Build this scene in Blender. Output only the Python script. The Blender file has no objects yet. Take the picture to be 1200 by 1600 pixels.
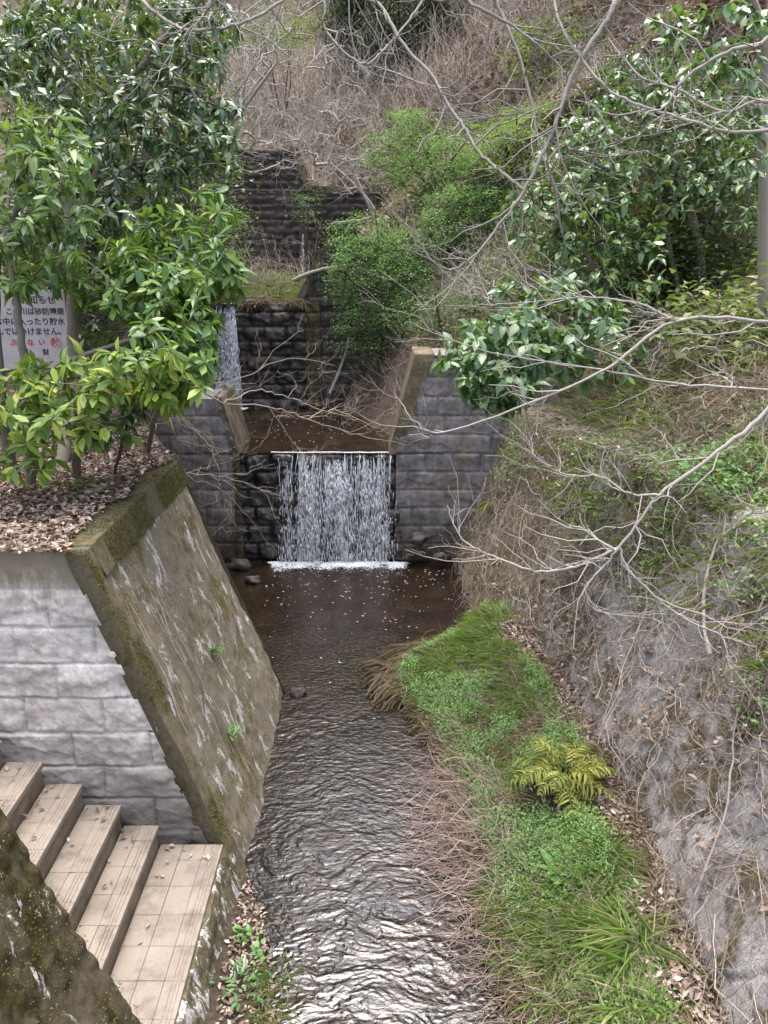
import bpy, math
import numpy as np
# ---------------------------------------------------------------- camera, world, sun, exposure
SC = bpy.context.scene
COL = SC.collection
PITCH = math.radians(19.0)
CAMZ = 5.0
cd = bpy.data.cameras.new('camera'); cam = bpy.data.objects.new('camera', cd); COL.objects.link(cam)
cam.location = (0, 0, CAMZ); cam.rotation_euler = (math.radians(90) - PITCH, 0, 0)
cd.lens = 26; cd.sensor_width = 36; cd.clip_start = 0.05; cd.clip_end = 600
SC.camera = cam
W = bpy.data.worlds.new('World'); SC.world = W; W.use_nodes = True
wn = W.node_tree; wn.nodes.clear()
wo = wn.nodes.new('ShaderNodeOutputWorld'); bg = wn.nodes.new('ShaderNodeBackground')
sky = wn.nodes.new('ShaderNodeTexSky'); sky.sky_type = 'NISHITA'; sky.sun_disc = False
SUN_EL, SUN_ROT = math.radians(80), math.radians(0)
sky.sun_elevation = SUN_EL; sky.sun_rotation = SUN_ROT; sky.air_density = 1.0; sky.dust_density = 5.0
hs = wn.nodes.new('ShaderNodeHueSaturation'); hs.inputs['Saturation'].default_value = 0.68
wn.links.new(sky.outputs[0], hs.inputs['Color']); wn.links.new(hs.outputs[0], bg.inputs[0]); wn.links.new(bg.outputs[0], wo.inputs[0])
bg.inputs[1].default_value = 0.15
sl = bpy.data.lights.new('sun', 'SUN'); sl.energy = 0.5; sl.angle = math.radians(50); sl.color = (1, .975, .94)
sun = bpy.data.objects.new('sun', sl); COL.objects.link(sun)
sun.rotation_euler = (SUN_EL - math.radians(90), 0, -SUN_ROT)
SC.view_settings.view_transform = 'Standard'; SC.view_settings.look = 'None'
SC.view_settings.exposure = 1.92; SC.view_settings.gamma = 1.0
SC.cycles.max_bounces = 6; SC.cycles.diffuse_bounces = 3; SC.cycles.glossy_bounces = 3; SC.cycles.transmission_bounces = 3
SC.cycles.caustics_reflective = False; SC.cycles.caustics_refractive = False

# ---------------------------------------------------------------- numeric helpers
rng = np.random.default_rng(7)
def A(*a): return np.array(a, float)
def nrm(v): return v / np.maximum(np.linalg.norm(v, axis=-1, keepdims=True), 1e-9)
def ss(a, b, x):
    t = np.clip((x - a) / (b - a), 0, 1); return t * t * (3 - 2 * t)
def hsh(*c, seed=0):
    h = np.full(np.shape(c[0]), (seed * 374761393 + 12345) & 0xFFFFFFFF, np.uint64)
    for i, v in enumerate(c):
        h = (h ^ (np.asarray(v).astype(np.int64).astype(np.uint64) * np.uint64([73856093, 19349663, 83492791][i]))) & np.uint64(0xFFFFFFFF)
        h = (h * np.uint64(2654435761) + np.uint64(97)) & np.uint64(0xFFFFFFFF); h ^= h >> np.uint64(15)
    h = (h * np.uint64(2246822519)) & np.uint64(0xFFFFFFFF); h ^= h >> np.uint64(13)
    return (h & np.uint64(0xFFFFFF)).astype(float) / 0xFFFFFF
def vnoise(x, y, seed=0):
    x = np.asarray(x, float); y = np.asarray(y, float)
    i, j = np.floor(x), np.floor(y); u, v = x - i, y - j
    u = u * u * u * (u * (u * 6 - 15) + 10); v = v * v * v * (v * (v * 6 - 15) + 10)
    a = hsh(i, j, seed=seed); b = hsh(i + 1, j, seed=seed); c = hsh(i, j + 1, seed=seed); d = hsh(i + 1, j + 1, seed=seed)
    return (a * (1 - u) + b * u) * (1 - v) + (c * (1 - u) + d * u) * v * 1.0
def fbm(x, y, oct=4, seed=0, gain=.5):
    s = 0; a = 1; t = 0
    for o in range(oct):
        s = s + a * (vnoise(x * 2 ** o + 17.3 * o, y * 2 ** o - 9.1 * o, seed + o) - .5); t += a; a *= gain
    return s / t * 2
CF = A(0, math.cos(PITCH), -math.sin(PITCH)); CU = A(0, math.sin(PITCH), math.cos(PITCH)); CR = A(1, 0, 0); CP = A(0, 0, CAMZ)
def ray(px, py):
    px = np.asarray(px, float)[..., None]; py = np.asarray(py, float)[..., None]
    return CF + CR * (px - 600) / 1155 - CU * (py - 800) / 1155
def at(px, py, t): return CP + ray(px, py) * np.asarray(t, float)[..., None]      # point at axial distance t
def atY(px, py, Y):
    d = ray(px, py); return CP + d * (np.asarray(Y, float) / d[..., 1])[..., None]
def ip(x, xs, ys): return np.interp(x, xs, ys)

# ---------------------------------------------------------------- mesh helpers
class Geo:
    def __init__(s): s.v = []; s.f = []; s.n = 0
    def add(s, V, *F):
        V = np.asarray(V, float).reshape(-1, 3)
        for f in F:
            if len(f): s.f.append(np.asarray(f, np.int64) + s.n)
        s.v.append(V); s.n += len(V); return s
    def build(s, name, mat, parent=None, smooth=True):
        me = bpy.data.meshes.new(name)
        V = np.concatenate(s.v)
        if parent is not None: V = V - np.array(parent_origin(parent))
        me.vertices.add(len(V)); me.vertices.foreach_set('co', V.astype(np.float32).ravel())
        idx = np.concatenate([f.ravel() for f in s.f]); lens = np.concatenate([np.full(len(f), f.shape[1]) for f in s.f])
        me.loops.add(len(idx)); me.loops.foreach_set('vertex_index', idx.astype(np.int32))
        st = np.concatenate([[0], np.cumsum(lens)[:-1]]); me.polygons.add(len(lens))
        me.polygons.foreach_set('loop_start', st.astype(np.int32))
        me.polygons.foreach_set('use_smooth', np.full(len(lens), smooth))
        me.update(calc_edges=True); me.materials.append(mat)
        o = bpy.data.objects.new(name, me); COL.objects.link(o)
        if parent is not None: o.parent = parent
        return o
def parent_origin(o):
    l = np.array(o.location)
    while o.parent: o = o.parent; l = l + np.array(o.location)
    return l
def thing(name, label, cat, loc=(0, 0, 0), group=None):
    o = bpy.data.objects.new(name, None); COL.objects.link(o); o.location = tuple(float(a) for a in loc)
    o.empty_display_size = .2; return tag(o, label, cat, group)
def tag(o, label=None, cat=None, group=None, kind=None):
    if label: o['label'] = label
    if cat: o['category'] = cat
    if group: o['group'] = group
    if kind: o['kind'] = kind
    return o
def gridfaces(n, m, flip=False):
    i = np.arange(n - 1)[:, None] * m + np.arange(m - 1)[None]
    f = np.stack([i, i + 1, i + m + 1, i + m], -1).reshape(-1, 4)
    return f[:, ::-1] if flip else f
def box(G, c, s, R=None, bev=0.0):
    c = np.asarray(c, float); h = np.asarray(s, float) / 2
    if bev <= 0:
        V = np.array([[x, y, z] for x in (-1, 1) for y in (-1, 1) for z in (-1, 1)], float) * h
        F = [[0, 1, 3, 2], [4, 6, 7, 5], [0, 4, 5, 1], [2, 3, 7, 6], [0, 2, 6, 4], [1, 5, 7, 3]]
        if R is not None: V = V @ np.asarray(R).T
        G.add(V + c, F); return
    V = []; 
    for x in (-1, 1):
        for y in (-1, 1):
            for z in (-1, 1):
                p = A(x, y, z) * h; q = A(x, y, z) * bev
                for a in range(3):
                    w = p - q; w[a] = p[a]; V.append(w)
    V = np.array(V); id = lambda x, y, z, a: ((x * 2 + y) * 2 + z) * 3 + a
    Q = []; T = []
    for a in range(3):
        b, d = (a + 1) % 3, (a + 2) % 3
        for sgn in (0, 1):
            q = []
            for (u, v) in ((0, 0), (1, 0), (1, 1), (0, 1)):
                k = [0, 0, 0]; k[a] = sgn; k[b] = u; k[d] = v; q.append(id(*k, a))
            Q.append(q if sgn else q[::-1])
    for a in range(3):
        b, d = (a + 1) % 3, (a + 2) % 3
        for u in (0, 1):
            for v in (0, 1):
                k0 = [0, 0, 0]; k0[b] = u; k0[d] = v; k1 = list(k0); k1[a] = 1
                Q.append([id(*k0, b), id(*k1, b), id(*k1, d), id(*k0, d)])
    for x in (0, 1):
        for y in (0, 1):
            for z in (0, 1): T.append([id(x, y, z, 0), id(x, y, z, 1), id(x, y, z, 2)])
    if R is not None: V = V @ np.asarray(R).T
    G.add(V + c, Q, T)
def stems(G, P, r, sides=4):                       # P (n,k,3), r (n,k): a batch of tapered tubes
    P = np.asarray(P, float); r = np.asarray(r, float); n, k, _ = P.shape
    T = nrm(np.gradient(P, axis=1)); ref = np.where(np.abs(T[:, :1, 2:3]) > .8, A(1, 0, 0), A(0, 0, 1))
    X = nrm(np.cross(T, ref)); Y = np.cross(T, X)
    a = np.arange(sides) * 2 * math.pi / sides
    V = P[:, :, None] + r[:, :, None, None] * (np.cos(a)[:, None] * X[:, :, None] + np.sin(a)[:, None] * Y[:, :, None])
    b = (np.arange(n) * k * sides)[:, None, None, None]
    i = np.arange(k - 1)[None, :, None, None] * sides; j = np.arange(sides)[None, None, :, None]; j2 = (j + 1) % sides
    F = np.concatenate([b + i + j, b + i + j2, b + i + sides + j2, b + i + sides + j], -1).reshape(-1, 4)
    G.add(V.reshape(-1, 3), F)
def tube(G, pts, r0, r1, sides=7, sub=4, wob=0.0):
    pts = np.asarray(pts, float); n = len(pts); t = np.linspace(0, n - 1, (n - 1) * sub + 1)
    P = np.stack([cr(pts, t, c) for c in range(3)], -1)
    if wob: P[1:-1] += rng.normal(0, wob, P[1:-1].shape)
    rr = np.linspace(r0, r1, len(t)) if np.isscalar(r0) else r0
    rr = rr * (1 + .08 * np.sin(t * 5.1 + r0 * 99)); stems(G, P[None], rr[None], sides); return P, rr
def cr(p, t, c):                                    # Catmull-Rom
    i = np.clip(np.floor(t).astype(int), 0, len(p) - 2); u = t - i
    q = p[:, c]; p0 = q[np.maximum(i - 1, 0)]; p1 = q[i]; p2 = q[i + 1]; p3 = q[np.minimum(i + 2, len(p) - 1)]
    return .5 * (2 * p1 + (p2 - p0) * u + (2 * p0 - 5 * p1 + 4 * p2 - p3) * u * u + (3 * p1 - p0 - 3 * p2 + p3) * u ** 3)
def place(G, TV, TF, pos, X, Z, sx, sy, sz=None):   # instances of a template, x along X, z near Z
    X = nrm(X); Y = nrm(np.cross(Z, X)); Z = np.cross(X, Y); n = len(pos)
    sz = sx if sz is None else sz
    V = pos[:, None] + TV[None, :, 0, None] * sx[:, None, None] * X[:, None] + TV[None, :, 1, None] * sy[:, None, None] * Y[:, None] + TV[None, :, 2, None] * sz[:, None, None] * Z[:, None]
    m = len(TV); o = (np.arange(n) * m)[:, None, None]
    G.add(V.reshape(-1, 3), *[(np.asarray(f)[None] + o).reshape(-1, len(f[0])) for f in TF])
def leaf_tmpl(fold=.12, droop=.25, prof=((0.3, .8), (.62, 1.0))):
    V = [(0, 0, 0)]
    for s, w in prof:
        z = -droop * s * s
        V += [(s, -w / 2, z + fold * w * .5), (s, 0, z), (s, w / 2, z + fold * w * .5)]
    V.append((1, 0, -droop)); n = len(prof); t = len(V) - 1
    T = [[0, 1, 2], [0, 2, 3]]; Q = []
    for k in range(n - 1):
        a = 1 + 3 * k; Q += [[a, a + 3, a + 4, a + 1], [a + 1, a + 4, a + 5, a + 2]]
    a = 1 + 3 * (n - 1); T += [[a, t, a + 1], [a + 1, t, a + 2]]
    return np.array(V, float), ([T, Q] if Q else [T])
L_BIG = leaf_tmpl(); L_CAM = leaf_tmpl(.15, .15, ((.25, .75), (.55, 1.0), (.8, .55))); L_TINY = leaf_tmpl(.2, .1, ((.5, 1.0),))
L_DRY = leaf_tmpl(.5, -.25, ((.4, 1.0),)); L_BLADE = leaf_tmpl(.25, .7, ((.3, 1.0), (.65, .75))); L_LANCE = leaf_tmpl(.15, .45, ((.2, .9), (.55, .8)))
def rdir(n):
    v = rng.normal(size=(n, 3)); return nrm(v)
def hdir(n):
    a = rng.uniform(0, 2 * math.pi, n); return np.stack([np.cos(a), np.sin(a), 0 * a], -1)

# ---------------------------------------------------------------- material helpers
class M:
    def __init__(s, name):
        s.m = bpy.data.materials.new(name); s.m.use_nodes = True; s.t = s.m.node_tree
        s.p = s.t.nodes['Principled BSDF']; s.out = s.t.nodes['Material Output']
        s.geo = s.t.nodes.new('ShaderNodeNewGeometry'); s.pos = s.geo.outputs['Position']
    def n(s, t, **kw):
        x = s.t.nodes.new('ShaderNode' + t)
        for k, v in kw.items(): setattr(x, k, v)
        return x
    def l(s, a, b):
        if hasattr(a, 'links'): s.t.links.new(a, b)
        else: b.default_value = a if not isinstance(a, tuple) or len(a) == 4 or b.type == 'VECTOR' else a + (1,)
    def map(s, sc=(1, 1, 1), vec=None, rot=(0, 0, 0)):
        x = s.n('Mapping'); s.l(vec or s.pos, x.inputs[0]); x.inputs['Scale'].default_value = sc; x.inputs['Rotation'].default_value = rot; return x.outputs[0]
    def noise(s, scale, det=5, rough=.55, vec=None, dist=0):
        x = s.n('TexNoise'); s.l(vec or s.pos, x.inputs['Vector']); x.inputs['Scale'].default_value = scale
        x.inputs['Detail'].default_value = det; x.inputs['Roughness'].default_value = rough; x.inputs['Distortion'].default_value = dist; return x.outputs[0]
    def ramp(s, f, *stops):
        x = s.n('ValToRGB'); s.l(f, x.inputs[0]); e = x.color_ramp.elements
        while len(e) < len(stops): e.new(.5)
        for i, (p, c) in enumerate(stops):
            e[i].position = p; e[i].color = (c, c, c, 1) if not isinstance(c, tuple) else c + (1,)
        return x.outputs[0]
    def mix(s, f, a, b, mode='MIX'):
        x = s.n('MixRGB', blend_type=mode); s.l(f, x.inputs[0]); s.l(a, x.inputs[1]); s.l(b, x.inputs[2]); return x.outputs[0]
    def math(s, op, a, b=0.0, c=None):
        x = s.n('Math', operation=op); s.l(a, x.inputs[0]); s.l(b, x.inputs[1])
        if c is not None: s.l(c, x.inputs[2])
        return x.outputs[0]
    def xyz(s):
        x = s.n('SeparateXYZ'); s.l(s.pos, x.inputs[0]); return x.outputs
    def bump(s, h, st=.5, d=.02):
        x = s.n('Bump'); s.l(h, x.inputs['Height']); x.inputs['Strength'].default_value = st; x.inputs['Distance'].default_value = d; s.l(x.outputs[0], s.p.inputs['Normal'])
    def fin(s, col, rough=.8, spec=.4):
        s.l(col, s.p.inputs['Base Color']); s.l(rough, s.p.inputs['Roughness']); s.p.inputs['Specular IOR Level'].default_value = spec; return s.m
def leaf_mat(name, stops, rough=.4, spec=.5, trans=.3, tcol=(.25, .4, .03)):
    m = M(name); r = m.geo.outputs['Random Per Island']
    c = m.ramp(r, *stops); m.fin(c, rough, spec)
    if trans > 0:
        tr = m.n('BsdfTranslucent'); m.l(m.mix(.6, c, tcol), tr.inputs[0])
        mx = m.n('MixShader'); mx.inputs[0].default_value = trans; m.l(m.p.outputs[0], mx.inputs[1]); m.l(tr.outputs[0], mx.inputs[2]); m.l(mx.outputs[0], m.out.inputs[0])
    return m.m
def bark_mat(name, a, b, sc=9, rough=.85):
    m = M(name); n = m.noise(sc, 6, .65); n2 = m.noise(sc * 6, 3, .6, m.map((1, 1, .35)))
    c = m.mix(n2, m.ramp(n, (.35, a), (.62, b)), m.ramp(n, (.3, b), (.7, a))); m.bump(n2, .5, .01); return m.fin(c, rough, .25)
def mossy_concrete(name, base, moss, mossamt, stretch=(2.2, 2.2, .8), lichen=.12, dark=(.035, .04, .015)):
    m = M(name); v = m.map(stretch)
    n1 = m.noise(1.6, 8, .62, v, .4); n2 = m.noise(7, 6, .65, m.map(stretch)); n3 = m.noise(38, 4, .7)
    conc = m.mix(m.ramp(n2, (.3, 0.0), (.7, 1.0)), tuple(x * .55 for x in base), base)
    conc = m.mix(m.ramp(n3, (.4, 0.0), (.65, .6)), conc, tuple(min(1, x * 1.25) for x in base))
    f = m.ramp(m.math('ADD', m.math('MULTIPLY', n1, .7), m.math('MULTIPLY', n2, .3)), (.62 - .3 * mossamt, 0.0), (.70 - .3 * mossamt, 1.0))
    mc = m.mix(m.ramp(n3, (.35, 0.0), (.7, 1.0)), tuple(x * .55 for x in moss), tuple(x * 1.35 for x in moss))
    mc = m.mix(m.ramp(m.noise(2.7, 6, .6, m.map((1, 1, .6))), (.62, 0.0), (.68, 1.0)), mc, dark)
    # f: 0 = moss, 1 = bare concrete
    col = m.mix(f, mc, conc)
    lf = m.ramp(m.noise(3.3, 8, .72, m.map((stretch[0] * 1.3, stretch[1] * 1.3, stretch[2] * .7)), .6), (.67 - lichen * .5, 0.0), (.71 - lichen * .5, 1.0))
    lf = m.math('MULTIPLY', lf, m.ramp(n3, (.35, .3), (.55, 1.0)))
    col = m.mix(lf, col, (.58, .57, .56))
    m.bump(m.math('ADD', m.math('MULTIPLY', n3, .6), n2), .55, .02)
    return m.fin(col, .92, .2)

MAT = {}
def block_mat(name, light, dark, wet=0.0, warm=(.22, .15, .08), warmth=.25, algae=.0, lowz=None, mossw=None):
    m = M(name); n1 = m.noise(2.1, 7, .6); n2 = m.noise(14, 6, .7); n3 = m.noise(60, 3, .7); st = m.noise(3.0, 6, .65, m.map((2.5, 2.5, .35)))
    c = m.mix(m.ramp(n1, (.32, 0.0), (.66, 1.0)), dark, light)
    c = m.mix(m.math('MULTIPLY', m.ramp(n2, (.42, 0.0), (.66, 1.0)), .55), c, tuple(x * .45 for x in dark))
    c = m.mix(m.math('MULTIPLY', m.ramp(st, (.5, 0.0), (.72, 1.0)), .5), c, tuple(min(.6, x * 1.5) for x in light))
    c = m.mix(m.math('MULTIPLY', m.ramp(m.noise(1.3, 5, .6), (.52, 0.0), (.68, 1.0)), warmth), c, warm)
    if algae: c = m.mix(m.math('MULTIPLY', m.ramp(m.noise(2.4, 6, .65), (.48, 0.0), (.62, 1.0)), algae), c, (.07, .07, .02))
    if lowz:      # darker stone near the foot
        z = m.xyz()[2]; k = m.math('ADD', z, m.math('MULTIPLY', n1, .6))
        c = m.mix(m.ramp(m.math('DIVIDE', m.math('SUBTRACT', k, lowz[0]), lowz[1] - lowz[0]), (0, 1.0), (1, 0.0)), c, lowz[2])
    if mossw:
        z = m.xyz()[2]; k = m.math('ADD', z, m.math('MULTIPLY', m.math('SUBTRACT', st, .5), .9))
        c = m.mix(m.ramp(m.math('MULTIPLY', m.math('SUBTRACT', k, mossw[0]), 4.0), (0, 0.0), (1, .85)), c, m.mix(n2, (.10, .085, .045), (.20, .16, .10)))
    m.bump(m.math('ADD', n2, m.math('MULTIPLY', n3, .5)), .5, .02)
    return m.fin(c, .85 - wet * .55, .3 + wet * .4)
MAT['wallB'] = mossy_concrete('mossy_concrete', (.23, .20, .15), (.145, .12, .05), .74, stretch=(1.7, 1.7, .7), lichen=.21, dark=(.04, .042, .014))
MAT['coping'] = mossy_concrete('mossy_coping', (.15, .13, .085), (.115, .092, .038), .75, stretch=(2.5, 2.5, 2), lichen=.03, dark=(.075, .075, .022))
MAT['wallN'] = mossy_concrete('dark_mossy_concrete', (.09, .075, .05), (.045, .038, .012), .60, lichen=.12, dark=(.03, .028, .01))
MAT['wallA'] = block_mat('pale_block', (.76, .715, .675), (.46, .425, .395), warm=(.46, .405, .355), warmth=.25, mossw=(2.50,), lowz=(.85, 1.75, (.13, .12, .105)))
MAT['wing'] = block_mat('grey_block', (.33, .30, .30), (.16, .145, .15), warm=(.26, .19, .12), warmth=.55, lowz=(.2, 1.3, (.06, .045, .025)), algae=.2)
MAT['wet'] = block_mat('wet_dark_stone', (.085, .077, .078), (.022, .020, .022), wet=.75, warm=(.06, .04, .02), warmth=.5)
MAT['wet2'] = block_mat('damp_dark_stone', (.10, .085, .08), (.024, .020, .020), wet=.4, warm=(.085, .052, .025), warmth=.5)
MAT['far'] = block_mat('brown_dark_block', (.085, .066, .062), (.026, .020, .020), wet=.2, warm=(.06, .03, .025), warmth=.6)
MAT['ochre'] = mossy_concrete('ochre_quoin', (.15, .122, .088), (.08, .063, .036), .5, lichen=0)
MAT['tan'] = mossy_concrete('tan_concrete', (.40, .345, .285), (.19, .155, .105), .30, lichen=.05)
MAT['damp'] = mossy_concrete('damp_concrete', (.16, .14, .115), (.08, .066, .035), .5, lichen=0)
MAT['efflo'] = mossy_concrete('pale_seep_line', (.34, .31, .30), (.12, .09, .07), .3, lichen=.1)
def rock_mat():
    m = M('rock_revetment'); n1 = m.noise(1.3, 8, .62, None, .5); n2 = m.noise(6, 8, .72); n3 = m.noise(30, 5, .75); n4 = m.noise(90, 3, .7)
    c = m.mix(m.ramp(n2, (.36, 0.0), (.62, 1.0)), (.28, .265, .26), (.58, .56, .55)); c = m.mix(m.math('MULTIPLY', m.ramp(n3, (.42, 0.0), (.6, 1.0)), .5), c, (.68, .66, .65))
    c = m.mix(m.ramp(n4, (.34, .7), (.5, 0.0)), c, (.10, .09, .08))
    v = m.n('TexVoronoi', feature='DISTANCE_TO_EDGE'); m.l(m.mix(.12, m.pos, m.noise(3, 4, .6), 'ADD') if 0 else m.map((1.3, 1.0, 2.2)), v.inputs['Vector']); v.inputs['Scale'].default_value = 1.5
    cr_ = m.math('ADD', v.outputs['Distance'], m.math('MULTIPLY', m.math('SUBTRACT', n3, .5), .10)); c = m.mix(m.math('MULTIPLY', m.ramp(cr_, (0.0, .9), (.045, 0.0)), m.ramp(n1, (.4, 0.2), (.55, 1.0))), c, (.07, .058, .045))
    x = m.xyz(); back = m.ramp(m.math('MULTIPLY', m.math('SUBTRACT', x[1], 6.0), .2), (0, 0.0), (1, .13))
    f = m.math('ADD', m.math('ADD', m.math('MULTIPLY', n1, .65), m.math('MULTIPLY', n2, .35)), back)
    mo = m.mix(m.ramp(n3, (.35, 0.0), (.65, 1.0)), (.085, .068, .038), (.21, .172, .10)); c = m.mix(m.ramp(f, (.49, 0.0), (.545, .95)), c, mo)
    m.bump(m.math('ADD', n3, m.math('MULTIPLY', n2, 1.5)), .9, .03); return m.fin(c, .9, .2)
MAT['rock'] = rock_mat()
MAT['foot'] = mossy_concrete('stained_footing', (.50, .44, .35), (.13, .11, .065), .10, lichen=.30)

def ground_mat(name, a, b, c, moss=None):
    m = M(name); n1 = m.noise(1.1, 7, .6); n2 = m.noise(9, 6, .7); n3 = m.noise(45, 4, .7)
    col = m.mix(m.ramp(n1, (.35, 0.0), (.65, 1.0)), a, b); col = m.mix(m.math('MULTIPLY', m.ramp(n2, (.4, 0.0), (.65, 1.0)), .7), col, c)
    col = m.mix(m.ramp(n3, (.35, .5), (.6, 0.0)), col, tuple(x * .4 for x in a))
    if moss: col = m.mix(m.ramp(m.noise(2.0, 6, .65), (.56, 0.0), (.66, .8)), col, moss)
    m.bump(m.math('ADD', n2, n3), .8, .05); return m.fin(col, .95, .1)
MAT['soil'] = ground_mat('hillside_soil', (.11, .085, .062), (.21, .165, .13), (.31, .245, .20), (.10, .105, .045))
MAT['bar'] = ground_mat('bank_soil', (.07, .055, .04), (.12, .095, .07), (.16, .13, .10), (.06, .08, .02))
def tile_mat():
    m = M('stair_tile'); n = m.noise(3, 6, .6); n3 = m.noise(120, 2, .8); r = m.geo.outputs['Random Per Island']
    c = m.mix(m.ramp(n, (.3, 0.0), (.7, 1.0)), (.22, .19, .16), (.325, .285, .24)); c = m.mix(m.math('MULTIPLY', r, .45), c, (.36, .30, .25))
    c = m.mix(m.ramp(n3, (.35, .5), (.6, 0.0)), c, (.22, .17, .13)); c = m.mix(m.ramp(m.noise(5, 6, .7), (.48, 0.0), (.70, .8)), c, (.12, .10, .08))
    m.bump(n3, .3, .004); return m.fin(c, .85, .25)
MAT['tile'] = tile_mat()
def riser_mat():
    m = M('stair_riser'); n = m.noise(6, 6, .65); z = m.xyz()[2]
    c = m.mix(m.ramp(n, (.35, 0.0), (.65, 1.0)), (.13, .105, .08), (.26, .21, .16)); m.bump(n, .4, .01); return m.fin(c, .9, .2)
MAT['riser'] = riser_mat()
def water_mat(name, wscale, wstr, bed=((.035, .022, .012), (.085, .055, .03)), ior=1.33):
    m = M(name); n = m.noise(2.5, 6, .6); n2 = m.noise(16, 4, .65)
    c = m.mix(m.ramp(n, (.35, 0.0), (.7, 1.0)), bed[0], bed[1]); c = m.mix(m.ramp(n2, (.45, 0.0), (.75, .6)), c, tuple(x * 1.7 for x in bed[1]))
    w = m.noise(wscale, 3, .5, m.map((1, 1.6, 1)), .8); m.bump(w, wstr, .03)
    m.fin(c, .035, .5); m.p.inputs['IOR'].default_value = ior; return m.m
MAT['water'] = water_mat('stream_water', 15, .22, bed=((.007, .005, .0035), (.026, .017, .010)), ior=1.72)
MAT['pool'] = water_mat('pool_water', 7, .12, bed=((.012, .008, .005), (.028, .019, .012)), ior=1.45)
def white_mat(name, c, trans=.3, a=1.0):
    m = M(name); m.fin(c, .15, .6)
    tr = m.n('BsdfTranslucent'); tr.inputs[0].default_value = c + (1,); mx = m.n('MixShader'); mx.inputs[0].default_value = trans
    m.l(m.p.outputs[0], mx.inputs[1]); m.l(tr.outputs[0], mx.inputs[2]); m.l(mx.outputs[0], m.out.inputs[0]); return m.m
MAT['fall'] = white_mat('falling_water', (.90, .93, .99), .2); MAT['foam'] = white_mat('foam', (.86, .88, .93), .2)
MAT['lfA'] = leaf_mat('young_green_leaf', ((0, (.05, .12, .03)), (.45, (.105, .21, .055)), (.8, (.18, .30, .075)), (1, (.30, .39, .09))), .36, .5, .3)
MAT['lfAp'] = leaf_mat('pale_young_leaf', ((0, (.07, .15, .045)), (.5, (.14, .24, .08)), (.85, (.22, .32, .12)), (1, (.30, .38, .13))), .4, .5, .3)
MAT['lfY'] = leaf_mat('yellowish_young_leaf', ((0, (.09, .18, .035)), (.4, (.20, .32, .06)), (.8, (.33, .43, .08)), (1, (.46, .50, .10))), .4, .5, .3)
MAT['lfB'] = leaf_mat('dark_glossy_leaf', ((0, (.024, .065, .03)), (.5, (.048, .115, .045)), (.9, (.085, .165, .055)), (1, (.17, .2, .06))), .28, .85, .2)
MAT['lfC'] = leaf_mat('camellia_leaf', ((0, (.055, .12, .05)), (.5, (.11, .22, .085)), (.9, (.20, .31, .12)), (.985, (.28, .37, .13)), (1, (.34, .24, .08))), .3, .8, .28)
MAT['lfS'] = leaf_mat('fine_shrub_leaf', ((0, (.08, .19, .065)), (.5, (.15, .30, .105)), (1, (.24, .41, .15))), .6, .25, .35)
MAT['lfS2'] = leaf_mat('fresh_shrub_leaf', ((0, (.10, .17, .04)), (.5, (.165, .26, .065)), (1, (.25, .33, .10))), .6, .25, .35)
MAT['lfD'] = leaf_mat('dark_conifer_leaf', ((0, (.008, .016, .012)), (.6, (.014, .028, .018)), (1, (.03, .045, .025))), .6, .3, .1)
MAT['grass'] = leaf_mat('grass_blade', ((0, (.13, .22, .06)), (.4, (.26, .39, .12)), (.72, (.38, .48, .18)), (.86, (.44, .44, .24)), (1, (.55, .47, .31))), .5, .3, .3)
MAT['herb'] = leaf_mat('herb_leaf', ((0, (.10, .22, .065)), (.6, (.20, .37, .11)), (1, (.33, .48, .17))), .45, .4, .3)
MAT['sasa'] = leaf_mat('bamboo_grass_leaf', ((0, (.08, .13, .03)), (.45, (.16, .22, .07)), (.75, (.26, .28, .11)), (1, (.42, .36, .20))), .5, .3, .3)
MAT['moss'] = leaf_mat('moss_fuzz', ((0, (.06, .06, .015)), (.5, (.13, .115, .035)), (1, (.22, .18, .07))), .9, .1, .15)
MAT['fern'] = leaf_mat('yellow_fern', ((0, (.10, .14, .035)), (.5, (.22, .25, .06)), (1, (.40, .38, .09))), .5, .3, .3, (.4, .4, .05))
MAT['dry'] = leaf_mat('dry_straw', ((0, (.27, .21, .13)), (.5, (.45, .36, .24)), (1, (.66, .58, .44))), .7, .2, .12, (.45, .40, .30))
MAT['litter'] = leaf_mat('dead_leaf', ((0, (.11, .075, .055)), (.4, (.26, .19, .155)), (.8, (.42, .33, .28)), (.97, (.58, .48, .42)), (1, (.38, .22, .09))), .65, .3, .1, (.3, .2, .1))
MAT['brush'] = leaf_mat('bare_stem', ((0, (.17, .14, .11)), (.5, (.36, .30, .245)), (1, (.56, .49, .42))), .8, .2, 0)
MAT['vine'] = leaf_mat('dry_vine', ((0, (.18, .145, .11)), (.5, (.38, .31, .25)), (1, (.58, .51, .43))), .75, .2, 0)
MAT['redtwig'] = leaf_mat('reddish_twig', ((0, (.18, .12, .10)), (.5, (.34, .25, .205)), (1, (.50, .40, .34))), .7, .2, 0)
MAT['barkL'] = bark_mat('pale_bark', (.23, .205, .18), (.47, .435, .395), 14); MAT['barkG'] = bark_mat('grey_bark', (.10, .085, .07), (.26, .23, .20))
MAT['barkD'] = bark_mat('dark_bark', (.05, .04, .032), (.13, .10, .08)); MAT['barkM'] = bark_mat('mauve_bark', (.17, .155, .135), (.34, .315, .28))
def plain(name, c, rough=.5, spec=.4, metal=0):
    m = M(name); n = m.noise(12, 4, .6); m.fin(m.mix(m.ramp(n, (.35, 0.0), (.7, .5)), c, tuple(x * .7 for x in c)), rough, spec); m.p.inputs['Metallic'].default_value = metal; return m.m
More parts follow.
